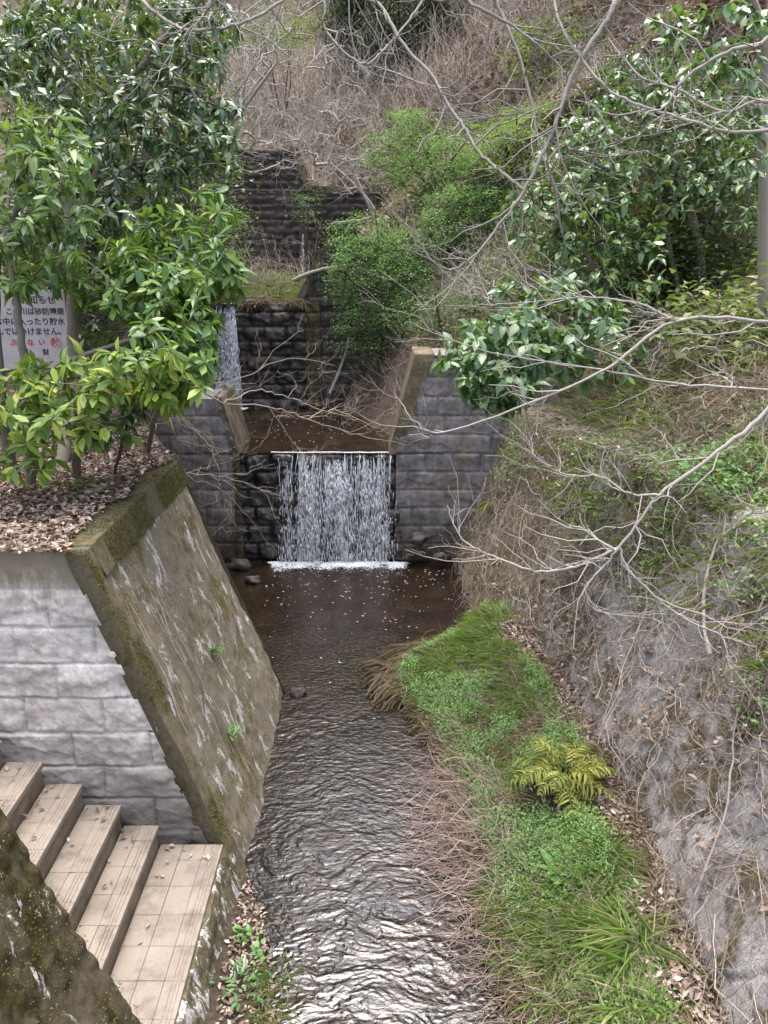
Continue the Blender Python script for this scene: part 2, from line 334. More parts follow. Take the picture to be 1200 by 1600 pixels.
MAT['board'] = plain('sign_board', (.50, .46, .48)); MAT['ink'] = plain('black_ink', (.02, .02, .02)); MAT['red'] = plain('red_ink', (.50, .05, .04)); MAT['post'] = plain('black_steel', (.012, .012, .013), .45)

# ---------------------------------------------------------------- the lie of the land
def xr(y): return ip(y, [0, 3.5, 5, 6.5, 7.8, 10, 12.1], [1.72, 1.76, 1.84, 1.78, 1.57, 1.28, 1.16])
def smax(y): return ip(y, [0, 6, 10, 12.1], [3.2, 3.1, 2.9, 2.8])
def zbed(y): return ip(y, [0, 12.5, 12.7, 16.4, 16.6, 19, 22.0, 22.8, 24, 34, 62], [-.35, -.35, 1.5, 1.5, 4.02, 4.35, 4.6, 6.6, 7.2, 13, 46])  # far end: unseen upper hill, raised steeply so the stream reflects it dark
def gr(x, y, raw=False):
    x = np.asarray(x, float); y = np.asarray(y, float); zb = zbed(y)
    wob = .35 * fbm(x * .35, y * .35, 3, 5) * ss(12, 16, y)
    xe = ip(y, [0, 3.5, 5, 6.5, 7.8, 10, 12.15, 12.9, 13.2, 15.8, 16.8, 22, 24, 62], [2.05, 2.08, 2.16, 2.1, 1.88, 1.58, 1.5, .75, -.10, -1.2, -1.1, -1.1, -2, -2]) + wob
    G0 = ip(y, [0, 6, 10, 12, 13, 16, 20, 24, 34, 62], [2.95, 2.85, 2.6, 2.6, 2.9, 4.2, 5.6, 7.8, 13.6, 46.5])
    sR = ip(y, [0, 12.2, 12.8, 16, 60], [2.4, 2.4, 1.9, 1.5, 1.1]); kR = ip(y, [0, 11, 15, 24, 60], [.72, .75, .8, .6, .35])
    xk = xe + (G0 - zb) / sR
    zr = np.where(x < xe, zb, np.where(x < xk, zb + sR * (x - xe), G0 + kR * (x - xk)))
    xl = ip(y, [0, 7.6, 7.8, 12.1, 12.4, 13.2, 16.2, 16.8, 22, 24, 62], [-2.40, -2.40, -2.5, -4.55, -4.5, -2.9, -3.75, -4.6, -5.2, -6, -8]) + wob * .6
    GL = ip(y, [0, 12.4, 13.2, 16, 20, 24, 34, 62], [2.89, 2.89, 2.98, 4.4, 5.6, 7.8, 13.4, 46]); sL = ip(y, [0, 12.2, 12.8, 60], [8, 8, 1.6, 1.2])
    xkl = xl - (GL - zb) / sL; flat = ip(y, [0, 12, 14, 60], [-6.6, -6.6, -3, 0])
    up = .55 * np.maximum(0, np.minimum(xkl, flat) - x)
    zl = np.where(x > xl, zb, np.where(x > xkl, zb + sL * (xl - x), GL + up))
    z = np.maximum(zr, zl)
    st = np.minimum(z, .42 + np.maximum(0, -1.84 - x) * .737 - .35)
    z = np.where((y > 3.0) & (y < 5.12) & (x < -1.0), st, z)
    rough = np.where((x < -2) & (y < 12.5) & (x > -6.3), .03, .13) * ss(0, .5, z - zb + .0)
    return z + rough * fbm(x * 1.3, y * 1.3, 4, 11) - np.where(z <= zb + .001, 0, 0)
xw = lambda y: ip(y, [0, 3.0, 3.67, 4.57, 5.47, 6.48, 7.3, 7.8, 8.15, 8.5, 8.95, 9.3, 9.75], [1.0, .95, .93, .86, .68, .62, .35, .10, .22, .66, 1.05, 1.42, 1.7])
def bar(x, y):
    w = xw(y) + .06 * fbm(y * 2.2, y * 0 + 3, 3, 21); t = (x - w) / np.maximum(xr(y) - w, .08)
    return -.16 + (.16 + .16) * ss(-.12, .12, t) + .42 * ss(.05, 1.1, t) * ip(y, [0, 8.5, 9.7], [1.2, 1.0, .4]) + .05 * fbm(x * 2, y * 2, 3, 31)
xwl = lambda y: ip(y, [2, 3, 3.7, 4.3, 4.7, 5.1], [-.52, -.56, -.70, -.86, -.98, -1.2])
def barl(x, y):
    t = (xwl(y) - x) / .7
    return -.12 + .17 * ss(-.1, .18, t) + .10 * ss(.1, 1, t) + .03 * fbm(x * 3, y * 3, 3, 33)
def rev(y, s):                                   # rock revetment: point at height s above its foot
    top = smax(y); k = np.minimum(s, top); over = np.maximum(0, s - top)
    amp = ip(y, [0, 7, 9.5, 12], [1, 1, .45, .25]); qx = y * 1.5 + s * .5 + .25 * fbm(y * 2, s * 2, 3, 44); qs = s * 1.15 + .25 * fbm(y * 2, s * 2, 3, 45)
    best = np.full(np.shape(qx), 9.0); off = np.zeros(np.shape(qx)); sec = np.full(np.shape(qx), 9.0)
    for di in (-1, 0, 1):
        for dj in (-1, 0, 1):
            ci, cj = np.floor(qx) + di, np.floor(qs) + dj; ox, oy = ci + hsh(ci, cj, seed=201), cj + hsh(ci, cj, seed=202); d = (qx - ox) ** 2 + (qs - oy) ** 2
            o = .16 * (hsh(ci, cj, seed=203) - .5) + (qx - ox) * .16 * (hsh(ci, cj, seed=204) - .5) + (qs - oy) * .22 * (hsh(ci, cj, seed=205) - .4)
            sec = np.minimum(sec, np.maximum(best, d)); off = np.where(d < best, o, off); best = np.minimum(best, d)
    b = .10 * fbm(y * 1.1, s * 1.1, 4, 41, .5) + .62 * amp * (off - .05 * ss(.12, 0, np.sqrt(sec) - np.sqrt(best))) + .035 * fbm(y * 6, s * 6, 4, 43, .6)
    sl = ip(y, [0, 6, 12], [.42, .42, .36])
    x = xr(y) + sl * k + over * 1.0 - b; z = -.15 + k + over * .12 - b * .3
    return np.stack([x, y + 0 * x, z], -1)
def surf(x, y): return np.maximum(gr(x, y), np.where((y < 9.7) & (x < 2.3), np.where(x > -.3, bar(x, y), -9), -9))
def hit(px, py, t0=3, t1=75):                    # where the pixel's ray meets the land
    px = np.atleast_1d(np.asarray(px, float)); py = np.atleast_1d(np.asarray(py, float)); d = ray(px, py)
    t = np.full(len(px), float(t0)); done = np.zeros(len(px), bool)
    while True:
        p = CP + d * t[:, None]; done |= p[:, 2] < surf(p[:, 0], p[:, 1]); 
        if done.all() or t.min() > t1: break
        t = np.where(done, t, t + .04 + t * .004)
        done |= t > t1
    return p, t < t1

# ground sheet
gx = np.concatenate([np.linspace(-60, -9, 52)[:-1], np.linspace(-9, 7, 161), np.linspace(7, 60, 60)[1:]])
gy = np.concatenate([np.linspace(-6, 2, 17)[:-1], np.linspace(2, 24, 184), np.linspace(24, 62, 80)[1:]])
X, Y = np.meshgrid(gx, gy, indexing='ij')
G = Geo(); Z = gr(X, Y)
Z = np.where((Y < 2.4), np.where(np.abs(X) < 60, Z, Z), Z)
G.add(np.stack([X, Y, Z], -1), gridfaces(len(gx), len(gy), True)); tag(G.build('hillside_ground', MAT['soil']), kind='structure')
# banks of the lower channel
ys = np.linspace(2.2, 9.85, 154); ts = np.linspace(0, 1, 40); Yb, Tb = np.meshgrid(ys, ts, indexing='ij')
Xb = (xw(Yb) - .3) + Tb * (xr(Yb) + .35 - xw(Yb) + .3)
G = Geo(); G.add(np.stack([Xb, Yb, bar(Xb, Yb)], -1), gridfaces(154, 40, True)); tag(G.build('grassy_bank_ground', MAT['bar']), kind='structure')
ys = np.linspace(2.2, 5.3, 60); Yb, Tb = np.meshgrid(ys, np.linspace(0, 1, 24), indexing='ij'); Xb = -1.6 + Tb * (xwl(Yb) + .2 + 1.6)
G = Geo(); G.add(np.stack([Xb, Yb, barl(Xb, Yb)], -1), gridfaces(60, 24, True)); tag(G.build('stream_edge_ground', MAT['bar']), kind='structure')
# water
def ripple(x, y):
    a = ss(8.6, 5.6, y); f = .45 + .55 * ss(.3, .65, vnoise(x * 1.1, y * .8, 61))
    wx = x + .22 * fbm(x * 2.6, y * 2.6, 3, 71); wy = y + .12 * np.abs(x + .1) + .20 * fbm(x * 2.4, y * 1.8, 3, 72)
    h = .0055 * fbm(wx * 3.4, wy * 7.5, 3, 62, .6) + .0052 * fbm(wx * 8.0, wy * 17.0, 3, 67, .6) + .0028 * (1 - np.abs(fbm(wx * 10, wy * 21, 2, 63))) ** 2 + .0012 * fbm(wx * 20, wy * 32, 2, 64)
    return 1.12 * (a * f + .05) * h + .0010 * fbm(x * 3, y * 6, 3, 65) + .010 * np.exp(-((y - 11.6) / .4) ** 2) * fbm(x * 6, y * 8, 3, 66)
xs = np.concatenate([np.linspace(-3.9, -1.3, 40)[:-1], np.linspace(-1.3, 2.2, 420)]); ys = np.concatenate([np.linspace(2.2, 9, 860)[:-1], np.linspace(9, 12.2, 110)]); X, Y = np.meshgrid(xs, ys, indexing='ij')
G = Geo(); G.add(np.stack([X, Y, ripple(X, Y)], -1), gridfaces(len(xs), len(ys), True)); tag(G.build('stream_water', MAT['water']), kind='structure')
xs = np.linspace(-4.2, 1.0, 120); ys = np.linspace(12.02, 16.4, 120); X, Y = np.meshgrid(xs, ys, indexing='ij')
G = Geo(); G.add(np.stack([X, Y, 1.90 + .004 * fbm(X * 3, Y * 5, 3, 81)], -1), gridfaces(120, 120, True)); tag(G.build('upper_pool_water', MAT['pool']), kind='structure')

# ---------------------------------------------------------------- masonry
def courses(u, v, ch=.3, bl=.52, d=.04, seed=0, joint=.022, rough=1.0):
    v = v + .012 * fbm(u * 1.5, v * .7, 2, seed + 3)
    row = np.floor(v / ch); fv = v / ch - row
    uu = u / bl + .5 * (row % 2) + .35 * hsh(row, row * 0, seed=seed); c = np.floor(uu); fu = uu - c
    e = np.minimum(np.minimum(fu, 1 - fu) * bl, np.minimum(fv, 1 - fv) * ch); body = ss(0, joint, e)
    r = hsh(c, row, seed=seed + 1); r2 = hsh(c, row, seed=seed + 2); r3 = hsh(c, row, seed=seed + 4)
    edge = .30 + .28 * r + .22 * np.sin(fu * 3.1 + r2 * 6) + .22 * fbm(u * 5, v * 5, 3, seed + 5)      # chipped lower lip
    scal = ss(edge - .12, edge + .06, fv) 
    pil = (1 - (2 * fu - 1) ** 4) * (1 - (2 * fv - 1) ** 4)
    tilt = (fu - .5) * (r2 - .5) * .8 + (fv - .5) * (r3 - .5) * .6
    return d * ((.26 + .74 * body) * (.45 + .30 * r + .25 * pil + tilt * .5) - .50 * (1 - scal) * (r3 * .8 + .2) * ss(0, .22, fv) + .62 * rough * fbm(u * 3.6, v * 3.6, 6, seed + 7, .66) - .30 * (1 - body) * hsh(c, row, seed=seed + 9))
def panel(G, c, res, hfun, thick, u0=0.0):        # c: BL, BR, TR, TL corners of the face; closed slab of given thickness vector
    c = [np.asarray(p, float) for p in c]
    n = max(2, int(np.linalg.norm(c[1] - c[0]) / res) + 1); m = max(2, int(np.linalg.norm(c[3] - c[0]) / res) + 1)
    s, t = np.meshgrid(np.linspace(0, 1, n), np.linspace(0, 1, m), indexing='ij'); s = s[..., None]; t = t[..., None]
    P = (1 - t) * ((1 - s) * c[0] + s * c[1]) + t * ((1 - s) * c[3] + s * c[2])
    N = nrm(np.cross(c[1] - c[0], c[3] - c[0])); E = nrm(c[1] - c[0])
    u = (P @ E); v = P[..., 2]
    P = P + hfun(u + u0, v)[..., None] * N
    G.add(P, gridfaces(n, m, True))
    ring = np.concatenate([P[:, 0], P[-1, 1:], P[-2::-1, -1], P[0, -2:0:-1]]); k = len(ring); tv = np.asarray(thick, float)
    i = np.arange(k); j = (i + 1) % k
    G.add(np.concatenate([ring, ring + tv]), np.stack([j, i, i + k, j + k], -1), [list(i[::-1] + k)])
rough_c = lambda sc, d, sd: (lambda u, v: d * fbm(u * sc, v * sc, 5, sd))
bx = lambda z: -1.2 - .357 * z                      # battered stream face of the left wall
# far retaining wall (left)
WL = thing('retaining_wall', 'mossy grey retaining wall with leaf litter on top, beside far end of the stairs', 'wall', (-1.8, 5.1, 0))
ZT = 2.93
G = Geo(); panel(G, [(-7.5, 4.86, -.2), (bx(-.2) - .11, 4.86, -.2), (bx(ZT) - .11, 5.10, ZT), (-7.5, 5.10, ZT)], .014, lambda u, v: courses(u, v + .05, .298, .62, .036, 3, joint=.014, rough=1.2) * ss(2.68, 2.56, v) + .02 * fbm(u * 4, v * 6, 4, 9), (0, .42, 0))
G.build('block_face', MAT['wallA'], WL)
hB = lambda u, v: .05 * fbm(u * 1.6, v * 1.2, 5, 15, .55) + .012 * fbm(u * 11, v * 9, 3, 16)
G = Geo(); panel(G, [(bx(-.2), 5.03, -.2), (bx(-.2), 7.80, -.2), (bx(ZT - .22), 7.66, ZT - .22), (bx(ZT - .22), 5.26, ZT - .22)], .03, hB, (-.45, 0, 0)); G.build('battered_face', MAT['wallB'], WL)
G = Geo(); panel(G, [(bx(-.2) + .02, 4.845, -.2), (bx(-.2) + .02, 5.03, -.2), (bx(ZT) + .02, 5.25, ZT), (bx(ZT) + .02, 5.085, ZT)], .03, rough_c(5, .025, 18), (-.16, .0, 0)); G.build('corner_band', MAT['coping'], WL)
G = Geo(); panel(G, [(bx(ZT - .24) + .03, 5.2, ZT - .24), (bx(ZT - .24) + .03, 7.72, ZT - .24), (bx(ZT) + .03, 7.71, ZT + .01), (bx(ZT) + .03, 5.2, ZT + .01)], .03, rough_c(5, .014, 19), (-.26, 0, 0)); G.build('coping', MAT['coping'], WL)
e0 = A(bx(-.2), 7.80, -.2); e1 = A(-3.25, 12.05, -.2); t1 = A(-4.35, 12.2, ZT); t0 = A(bx(ZT), 7.70, ZT)
G = Geo(); panel(G, [e0 + A(.015, -.01, 0), e1, t1, t0 + A(.015, -.01, 0)], .05, lambda u, v: .02 * fbm(u * 3, v * 3, 4, 20), (-.4, -.0, 0)); G.build('pool_face', MAT['coping'], WL)
# near retaining wall, mirrored, at the near end of the stairs
WN = thing('retaining_wall', 'dark mossy sloping retaining wall at the near end of the stairs', 'wall', (-1.6, 2.4, 0))
G = Geo(); panel(G, [(bx(-.3), -.6, -.3), (bx(-.3), 3.16, -.3), (bx(ZT), 3.16, ZT), (bx(ZT), -.6, ZT)], .02, lambda u, v: .05 * fbm(u * 2.2, v * 2.2, 5, 25) + .02 * fbm(u * 14, v * 14, 3, 26), (-.5, 0, 0)); G.build('battered_face', MAT['wallN'], WN)
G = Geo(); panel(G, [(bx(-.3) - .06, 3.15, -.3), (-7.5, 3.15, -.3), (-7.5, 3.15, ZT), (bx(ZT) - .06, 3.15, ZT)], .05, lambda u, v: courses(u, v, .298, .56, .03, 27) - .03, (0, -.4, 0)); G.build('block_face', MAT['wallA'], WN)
# stairs
ST = thing('staircase', 'beige tiled concrete stairs descending toward the stream between two walls', 'stairs', (-1.9, 4, 0))
edges = [(-1.335, .42), (-1.845, .61), (-2.125, .815), (-2.41, 1.02), (-2.695, 1.225), (-2.98, 1.43), (-3.265, 1.635), (-3.55, 1.84)]
for i, (ex, ez) in enumerate(edges):
    nx = edges[i + 1][0] if i + 1 < len(edges) else ex - .5
    b = edges[i - 1][1] if i else -.1
    G = Geo(); box(G, ((ex + nx) / 2 - .16, 3.99, (ez + b) / 2 - .12), (ex - nx + .3, 1.74, ez - b + .20), bev=.006)
    stp = G.build('step', MAT['riser'], ST, False)
    G = Geo(); yy = 3.12; k = 0; wdt = ex - nx - .012
    while yy < 4.85:
        L = min(.262, 4.86 - yy)
        for (xa, xb) in (((nx + .01, ex - .13), (ex - .128, ex + .012)) if wdt < .4 else ((nx + .01, nx + .20), (nx + .203, ex - .13), (ex - .128, ex + .012))):
            j = rng.normal(0, .0012); box(G, ((xa + xb) / 2, yy + L / 2, ez - .002 + j), (xb - xa, L - .0018, .045), bev=.0025)
        yy += L
    for q in (.035, .06, .085): box(G, (ex + .012 - q, 3.99, ez + .0215), (.010, 1.73, .008), bev=.002)
    G.build('tread_tiles', MAT['tile'], stp, False)
FW = Geo(); panel(FW, [(-1.10, 2.2, -.25), (-1.10, 4.98, -.25), (-1.30, 4.92, .40), (-1.30, 2.2, .40)], .025, lambda u, v: .05 * fbm(u * 3, v * 3, 5, 29) + .02 * fbm(u * 12, v * 12, 3, 30), (-.3, 0, 0))
FW.build('footing', MAT['foot'], ST)

lx, ly, lz = [], [], []
for (ex, ez), (nx, _) in zip(edges[:6], edges[1:7]):
    k = 16 if ex > -1.5 else 9; u = rng.uniform(0, 1, k) ** 1.6; lx.append(nx + .03 + u * (ex - nx - .08)); ly.append(np.where(rng.uniform(0, 1, k) < .6, 4.82 - rng.exponential(.12, k), rng.uniform(3.3, 4.8, k))); lz.append(np.full(k, ez + .022))
STAIR_LITTER = np.stack([np.concatenate(lx), np.concatenate(ly), np.concatenate(lz)], -1)
# lower weir
WA = thing('weir', 'lower stone weir with wide curtain of water', 'weir', (-1.1, 12.4, 0))
ck = lambda ch, bl, d, sd, r=1.0: (lambda u, v: courses(u, v, ch, bl, d, sd, .03, r))
G = Geo(); panel(G, [(-2.55, 11.98, -.3), (.35, 11.98, -.3), (.19, 12.16, 1.885), (-2.46, 12.16, 1.885)], .02, ck(.315, .42, .17, 51, 1.0), (0, .9, 0)); G.build('spillway_face', MAT['wet'], WA)
G = Geo(); panel(G, [(-5.2, 11.90, -.3), (-2.42, 11.90, -.3), (-2.44, 12.06, 1.93), (-5.2, 12.06, 1.93)], .02, ck(.315, .5, .035, 52), (0, 1.0, 0))
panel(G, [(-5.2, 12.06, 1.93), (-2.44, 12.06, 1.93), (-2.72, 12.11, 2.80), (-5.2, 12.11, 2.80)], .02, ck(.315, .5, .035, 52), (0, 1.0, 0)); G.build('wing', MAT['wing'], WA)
G = Geo(); panel(G, [(.20, 11.90, -.3), (2.9, 11.90, -.3), (2.9, 12.06, 1.93), (.20, 12.06, 1.93)], .02, ck(.315, .47, .035, 53), (0, 1.0, 0))
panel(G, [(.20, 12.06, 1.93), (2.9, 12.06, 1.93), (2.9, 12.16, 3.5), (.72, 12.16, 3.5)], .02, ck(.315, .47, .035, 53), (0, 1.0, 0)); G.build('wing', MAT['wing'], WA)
G = Geo(); panel(G, [(.07, 12.02, 1.88), (.25, 12.02, 1.88), (.82, 12.11, 3.52), (.50, 12.11, 3.52)], .04, rough_c(3, .05, 55), (0, 1.1, 0)); G.build('notch_coping', MAT['tan'], WA)
G = Geo(); panel(G, [(-2.50, 12.02, 1.84), (-2.40, 12.02, 1.84), (-2.68, 12.08, 2.84), (-2.80, 12.08, 2.84)], .04, rough_c(3, .03, 56), (0, 1.1, 0)); G.build('notch_coping', MAT['damp'], WA)
G = Geo(); panel(G, [(-2.53, 11.87, -.3), (-2.43, 11.87, -.3), (-2.43, 12.03, 1.9), (-2.53, 12.03, 1.9)], .03, ck(.315, .4, .04, 57), (0, .3, 0)); G.build('quoin', MAT['ochre'], WA)
# middle weir
WB = thing('weir', 'middle dark stepped stone weir with ochre corner column and narrow side waterfall', 'weir', (-2.5, 16.6, 1.5))
G = Geo(); panel(G, [(-6, 15.95, 1.5), (-1.62, 15.95, 1.5), (-1.62, 16.22, 4.06), (-6, 16.22, 4.06)], .03, ck(.30, .45, .19, 61, 1.0), (0, .6, 0)); G.build('spillway_face', MAT['wet2'], WB)
G = Geo(); panel(G, [(-1.66, 15.86, 1.5), (-1.34, 15.86, 1.5), (-1.34, 16.12, 4.10), (-1.66, 16.12, 4.10)], .03, ck(.30, .6, .05, 62), (0, .6, 0)); G.build('quoin', MAT['ochre'], WB)
G = Geo(); panel(G, [(-1.36, 15.98, 1.5), (1.6, 15.98, 1.5), (1.6, 16.22, 4.06), (-1.36, 16.22, 4.06)], .03, ck(.30, .45, .06, 63), (0, .8, 0))
panel(G, [(-1.84, 16.24, 4.06), (1.6, 16.24, 4.06), (1.6, 16.32, 5.3), (-1.10, 16.32, 5.3)], .03, ck(.30, .45, .06, 63), (0, .8, 0)); G.build('wing', MAT['wet2'], WB)
G = Geo(); panel(G, [(-1.93, 16.18, 4.04), (-1.76, 16.18, 4.04), (-1.00, 16.28, 5.38), (-1.18, 16.28, 5.38)], .04, rough_c(3, .03, 64), (0, .95, 0)); G.build('notch_coping', MAT['ochre'], WB)
# upper weir
WC = thing('weir', 'upper dark brown block weir in deep shade, the highest of three', 'weir', (-3, 22.4, 4))
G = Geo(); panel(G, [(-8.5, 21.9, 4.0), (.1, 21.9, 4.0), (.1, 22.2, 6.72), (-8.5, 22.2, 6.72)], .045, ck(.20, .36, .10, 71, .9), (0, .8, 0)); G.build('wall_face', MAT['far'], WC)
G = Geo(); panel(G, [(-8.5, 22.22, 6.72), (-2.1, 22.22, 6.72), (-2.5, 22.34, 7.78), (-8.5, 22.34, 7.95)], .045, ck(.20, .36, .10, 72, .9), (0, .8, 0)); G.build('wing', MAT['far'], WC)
G = Geo(); panel(G, [(-2.14, 22.12, 6.74), (-1.92, 22.12, 6.74), (-2.36, 22.22, 7.85), (-2.58, 22.22, 7.85)], .05, rough_c(3, .03, 73), (0, 1.0, 0))
panel(G, [(-1.98, 22.10, 6.70), (.2, 22.10, 6.66), (.2, 22.12, 6.80), (-1.98, 22.12, 6.86)], .05, rough_c(3, .03, 74), (0, 1.0, 0)); G.build('coping', MAT['ochre'], WC)
for z, x0, x1 in ((6.72, -5.5, -2.4), (5.42, -4.4, -1.9), (4.80, -4.4, -2.6)):
    G = Geo(); yy = 22.0 + (z - 4) * .11 - .16; panel(G, [(x0, yy, z - .05), (x1, yy, z - .05), (x1, yy + .01, z + .04), (x0, yy + .01, z + .04)], .04, rough_c(4, .06, 75), (0, .25, 0)); G.build('seep_ledge', MAT['efflo'], WC)
n = 26000; k = rng.integers(0, 3, n); z = rng.uniform(0, ZT, n); yy = 4.86 + z * .08 + rng.uniform(-.05, .24, n); pA = np.stack([bx(z) + .025, yy, z], -1)
yb = rng.uniform(5.05, 7.7, n); xb = bx(ZT) - rng.uniform(-.03, .3, n); pB = np.stack([xb, yb, np.full(n, ZT + .008)], -1); zc = ZT - rng.uniform(0, .25, n); pC = np.stack([bx(zc) + .035, yb, zc], -1)
p = np.where((k == 0)[:, None], pA, np.where((k == 1)[:, None], pB, pC)); keep = fbm(p[:, 1] * 3, p[:, 2] * 3 + p[:, 0] * 2, 3, 77) > -.1; p = p[keep]; m = len(p)
G = Geo(); s = rng.uniform(.008, .022, m); place(G, *L_TINY, p, nrm(A(.6, 0, .5) + rdir(m)), rdir(m), s, s * .45); tag(G.build('moss', MAT['moss']), kind='stuff')
n = 5200; z = rng.uniform(0, 2.6, n); y = rng.uniform(5.1, 7.7, n); keep = fbm(y * 1.5, z * 1.2, 4, 78) > .10; p = np.stack([bx(z) + .02 + hB(y, z) * .9, y, z], -1)[keep]; m = len(p)
G = Geo(); s = rng.uniform(.008, .024, m); place(G, *L_TINY, p, nrm(A(.6, 0, .4) + rdir(m)), rdir(m), s, s * .45); tag(G.build('moss', MAT['moss']), kind='stuff')
# right revetment
ys = np.linspace(.5, 12.15, 520); sv = np.linspace(-.2, 4.1, 200); Yv, Sv = np.meshgrid(ys, sv, indexing='ij')
Pv = rev(Yv, Sv); G = Geo(); G.add(Pv, gridfaces(520, 200, True))
back = np.stack([Pv[:, 0], Pv[:, -1] + A(0, 0, -.5)], 1)
G.add(np.concatenate([Pv[:, -1], Pv[:, -1] + A(0, 0, -.8)]), np.stack([np.arange(519), np.arange(519) + 520, np.arange(1, 520) + 520, np.arange(1, 520)], -1))
RW = G.build('rock_revetment', MAT['rock']); tag(RW, 'steep grey rock revetment on the right bank draped with dry vines', 'wall')

# ---------------------------------------------------------------- falling water
def waterfall(x0, x1, zt, zb_, y0, n, label, xb0, xb1, sc=1.0):
    G = Geo(); ks = max(7, int((x1 - x0) * 62)); wt = rng.lognormal(0, .7, ks); us = rng.uniform(0, 1, ks); ws = rng.uniform(.002, .012, ks) * 1.8 / (x1 - x0); si = rng.choice(ks, n * 4, p=wt / wt.sum())
    u = np.where(rng.uniform(0, 1, n * 4) < .68, np.clip(us[si] + rng.normal(0, 1, n * 4) * ws[si], 0, 1), rng.uniform(0, 1, n * 4)); f = rng.uniform(0, 1, n * 4) ** .85
    dens = .16 + 1.3 * np.clip(vnoise(u * (x1 - x0) * 7, f * .6, 91) * 1.5 - .42, 0, 1) + .5 * np.clip(vnoise(u * (x1 - x0) * 20, f * 1.2, 92) - .5, 0, 1)
    dens *= .55 + .75 * ss(.0, .35, f) ; dens *= np.where((u < .02) | (u > .98), .5, 1); keep = rng.uniform(0, 1, n * 4) < dens * .7; u = u[keep][:n]; f = f[keep][:n]; n = len(u)
    x = (x0 + u * (x1 - x0)) * (1 - f) + (xb0 + u * (xb1 - xb0)) * f + rng.normal(0, .012, n) * (1 + 2 * f); z = zt - f * (zt - zb_)
    y = y0 - .30 * np.sqrt(np.maximum(f, 0)) - np.abs(rng.normal(0, .05, n)) * (.4 + f)
    V, F = np.array([(0, 0, 0), (.35, .5, 0), (.35, 0, .5), (.35, -.5, 0), (.35, 0, -.5), (1, 0, 0)], float), [[[0, 2, 1], [0, 3, 2], [0, 4, 3], [0, 1, 4], [1, 2, 5], [2, 3, 5], [3, 4, 5], [4, 1, 5]]]
    L = rng.lognormal(-2.8, .75, n) * sc * (1.5 - .8 * f); wd = np.clip(L * .12, .0035, .014) * sc * rng.uniform(.6, 1.2, n)
    d = np.stack([rng.normal(0, .08, n), rng.normal(0, .05, n), -np.ones(n)], -1)
    place(G, V, F, np.stack([x, y, z], -1), d, np.tile(A(0, -1, .05), (n, 1)), L, wd, wd)
    # clear filaments clinging to the lip
    k = int((x1 - x0) * 34); xa = np.sort(rng.uniform(x0, x1, k)); s = np.linspace(0, 1, 6)
    ln = rng.uniform(.15, .8, k) * (zt - zb_)
    P = np.stack([xa[:, None] + .01 * rng.normal(size=(k, 6)), y0 - .22 * np.sqrt(s)[None] - .02 + 0 * xa[:, None], zt + .01 - s[None] * ln[:, None]], -1)
    stems(G, P, np.linspace(.008, .002, 6)[None] * rng.uniform(.5, 1.3, (k, 1)) * sc, 3)
    return tag(G.build('waterfall', MAT['fall'], smooth=True), label, 'waterfall')
waterfall(-1.76, .13, 1.90, 0.0, 12.10, 10500, 'wide white waterfall curtain over the lower weir', -1.82, .27)
waterfall(-3.72, -3.12, 4.08, 1.9, 16.15, 5200, 'narrow white waterfall at the left end of the middle weir', -3.78, -3.08, 1.25)
waterfall(-2.27, -2.22, 5.6, 4.6, 21.95, 160, 'thin trickle of water on the upper weir', -2.30, -2.22, 1.2)
G = Geo(); k = 12; xa = np.linspace(-1.9, .12, k); P = np.stack([xa, 12.06 + .012 * rng.normal(size=k), 1.905 + 0 * xa], -1); stems(G, P[None], np.full((1, k), .011), 5)
tag(G.build('crest_foam', MAT['foam']), 'thin white line of foam along the lower weir crest', 'foam', kind='stuff')
def foam(xc, yc, z, rx, ry, n, flecks, name, label):
    G = Geo(); V, F = np.array([(1, 0, 0), (-1, 0, 0), (0, 1, 0), (0, -1, 0), (0, 0, 1), (0, 0, -1)], float), [[[0, 2, 4], [2, 1, 4], [1, 3, 4], [3, 0, 4], [2, 0, 5], [1, 2, 5], [3, 1, 5], [0, 3, 5]]]
    x = xc + (rng.uniform(-1, 1, n) * .97 + rng.normal(0, .04, n)) * rx; y = yc - np.abs(rng.normal(0, ry, n)) * (.25 + 1.7 * vnoise(x * 4, x * 0, 94) ** 1.5) * (1.15 - .6 * np.abs((x - xc) / rx) ** 3); e = np.exp(-((yc - y) / ry) ** 2)
    kf = rng.uniform(0, 1, n) < np.clip(1.9 * vnoise(x * 5, y * 9, 95) + .9 * e - .75, .02, 1) * (.25 + .75 * e); x, y, e = x[kf], y[kf], e[kf]; n = len(x)
    s = rng.uniform(.004, .015, n) * (.45 + .8 * e) * (.6 + .8 * vnoise(x * 7, y * 9, 93));  
    p = np.stack([x, y, z + s * .3 + .02 * e], -1)
    place(G, V, F, p, hdir(n), np.tile(A(0, 0, 1), (n, 1)), s * 1.6, s, s * .6)
    if len(flecks): m = len(flecks); s = rng.uniform(.004, .014, m); place(G, V, F, flecks, hdir(m) * .3 + A(1, 0, 0), np.tile(A(0, 0, 1), (m, 1)), s * 1.8, s, s * .25)
    tag(G.build(name, MAT['foam']), label, 'foam', kind='stuff')
fx = rng.uniform(-1.9, 1.1, 420); fy = 11.5 - rng.exponential(1.3, 420); s_ = rng.uniform(0, 1, 420) < .55; fk = s_ & (fx < xr(fy) - .1) & (fx > -1.2 - .5 * np.maximum(0, fy - 7.8)) & (fy > 7)
foam(-.78, 11.78, .01, 1.16, .26, 11000, np.stack([fx, fy, .012 + 0 * fx], -1)[fk], 'waterfall_foam', 'white foam where the wide waterfall meets the pool')
fx = rng.uniform(-3.3, -.6, 120); fy = rng.uniform(12.6, 15.5, 120)
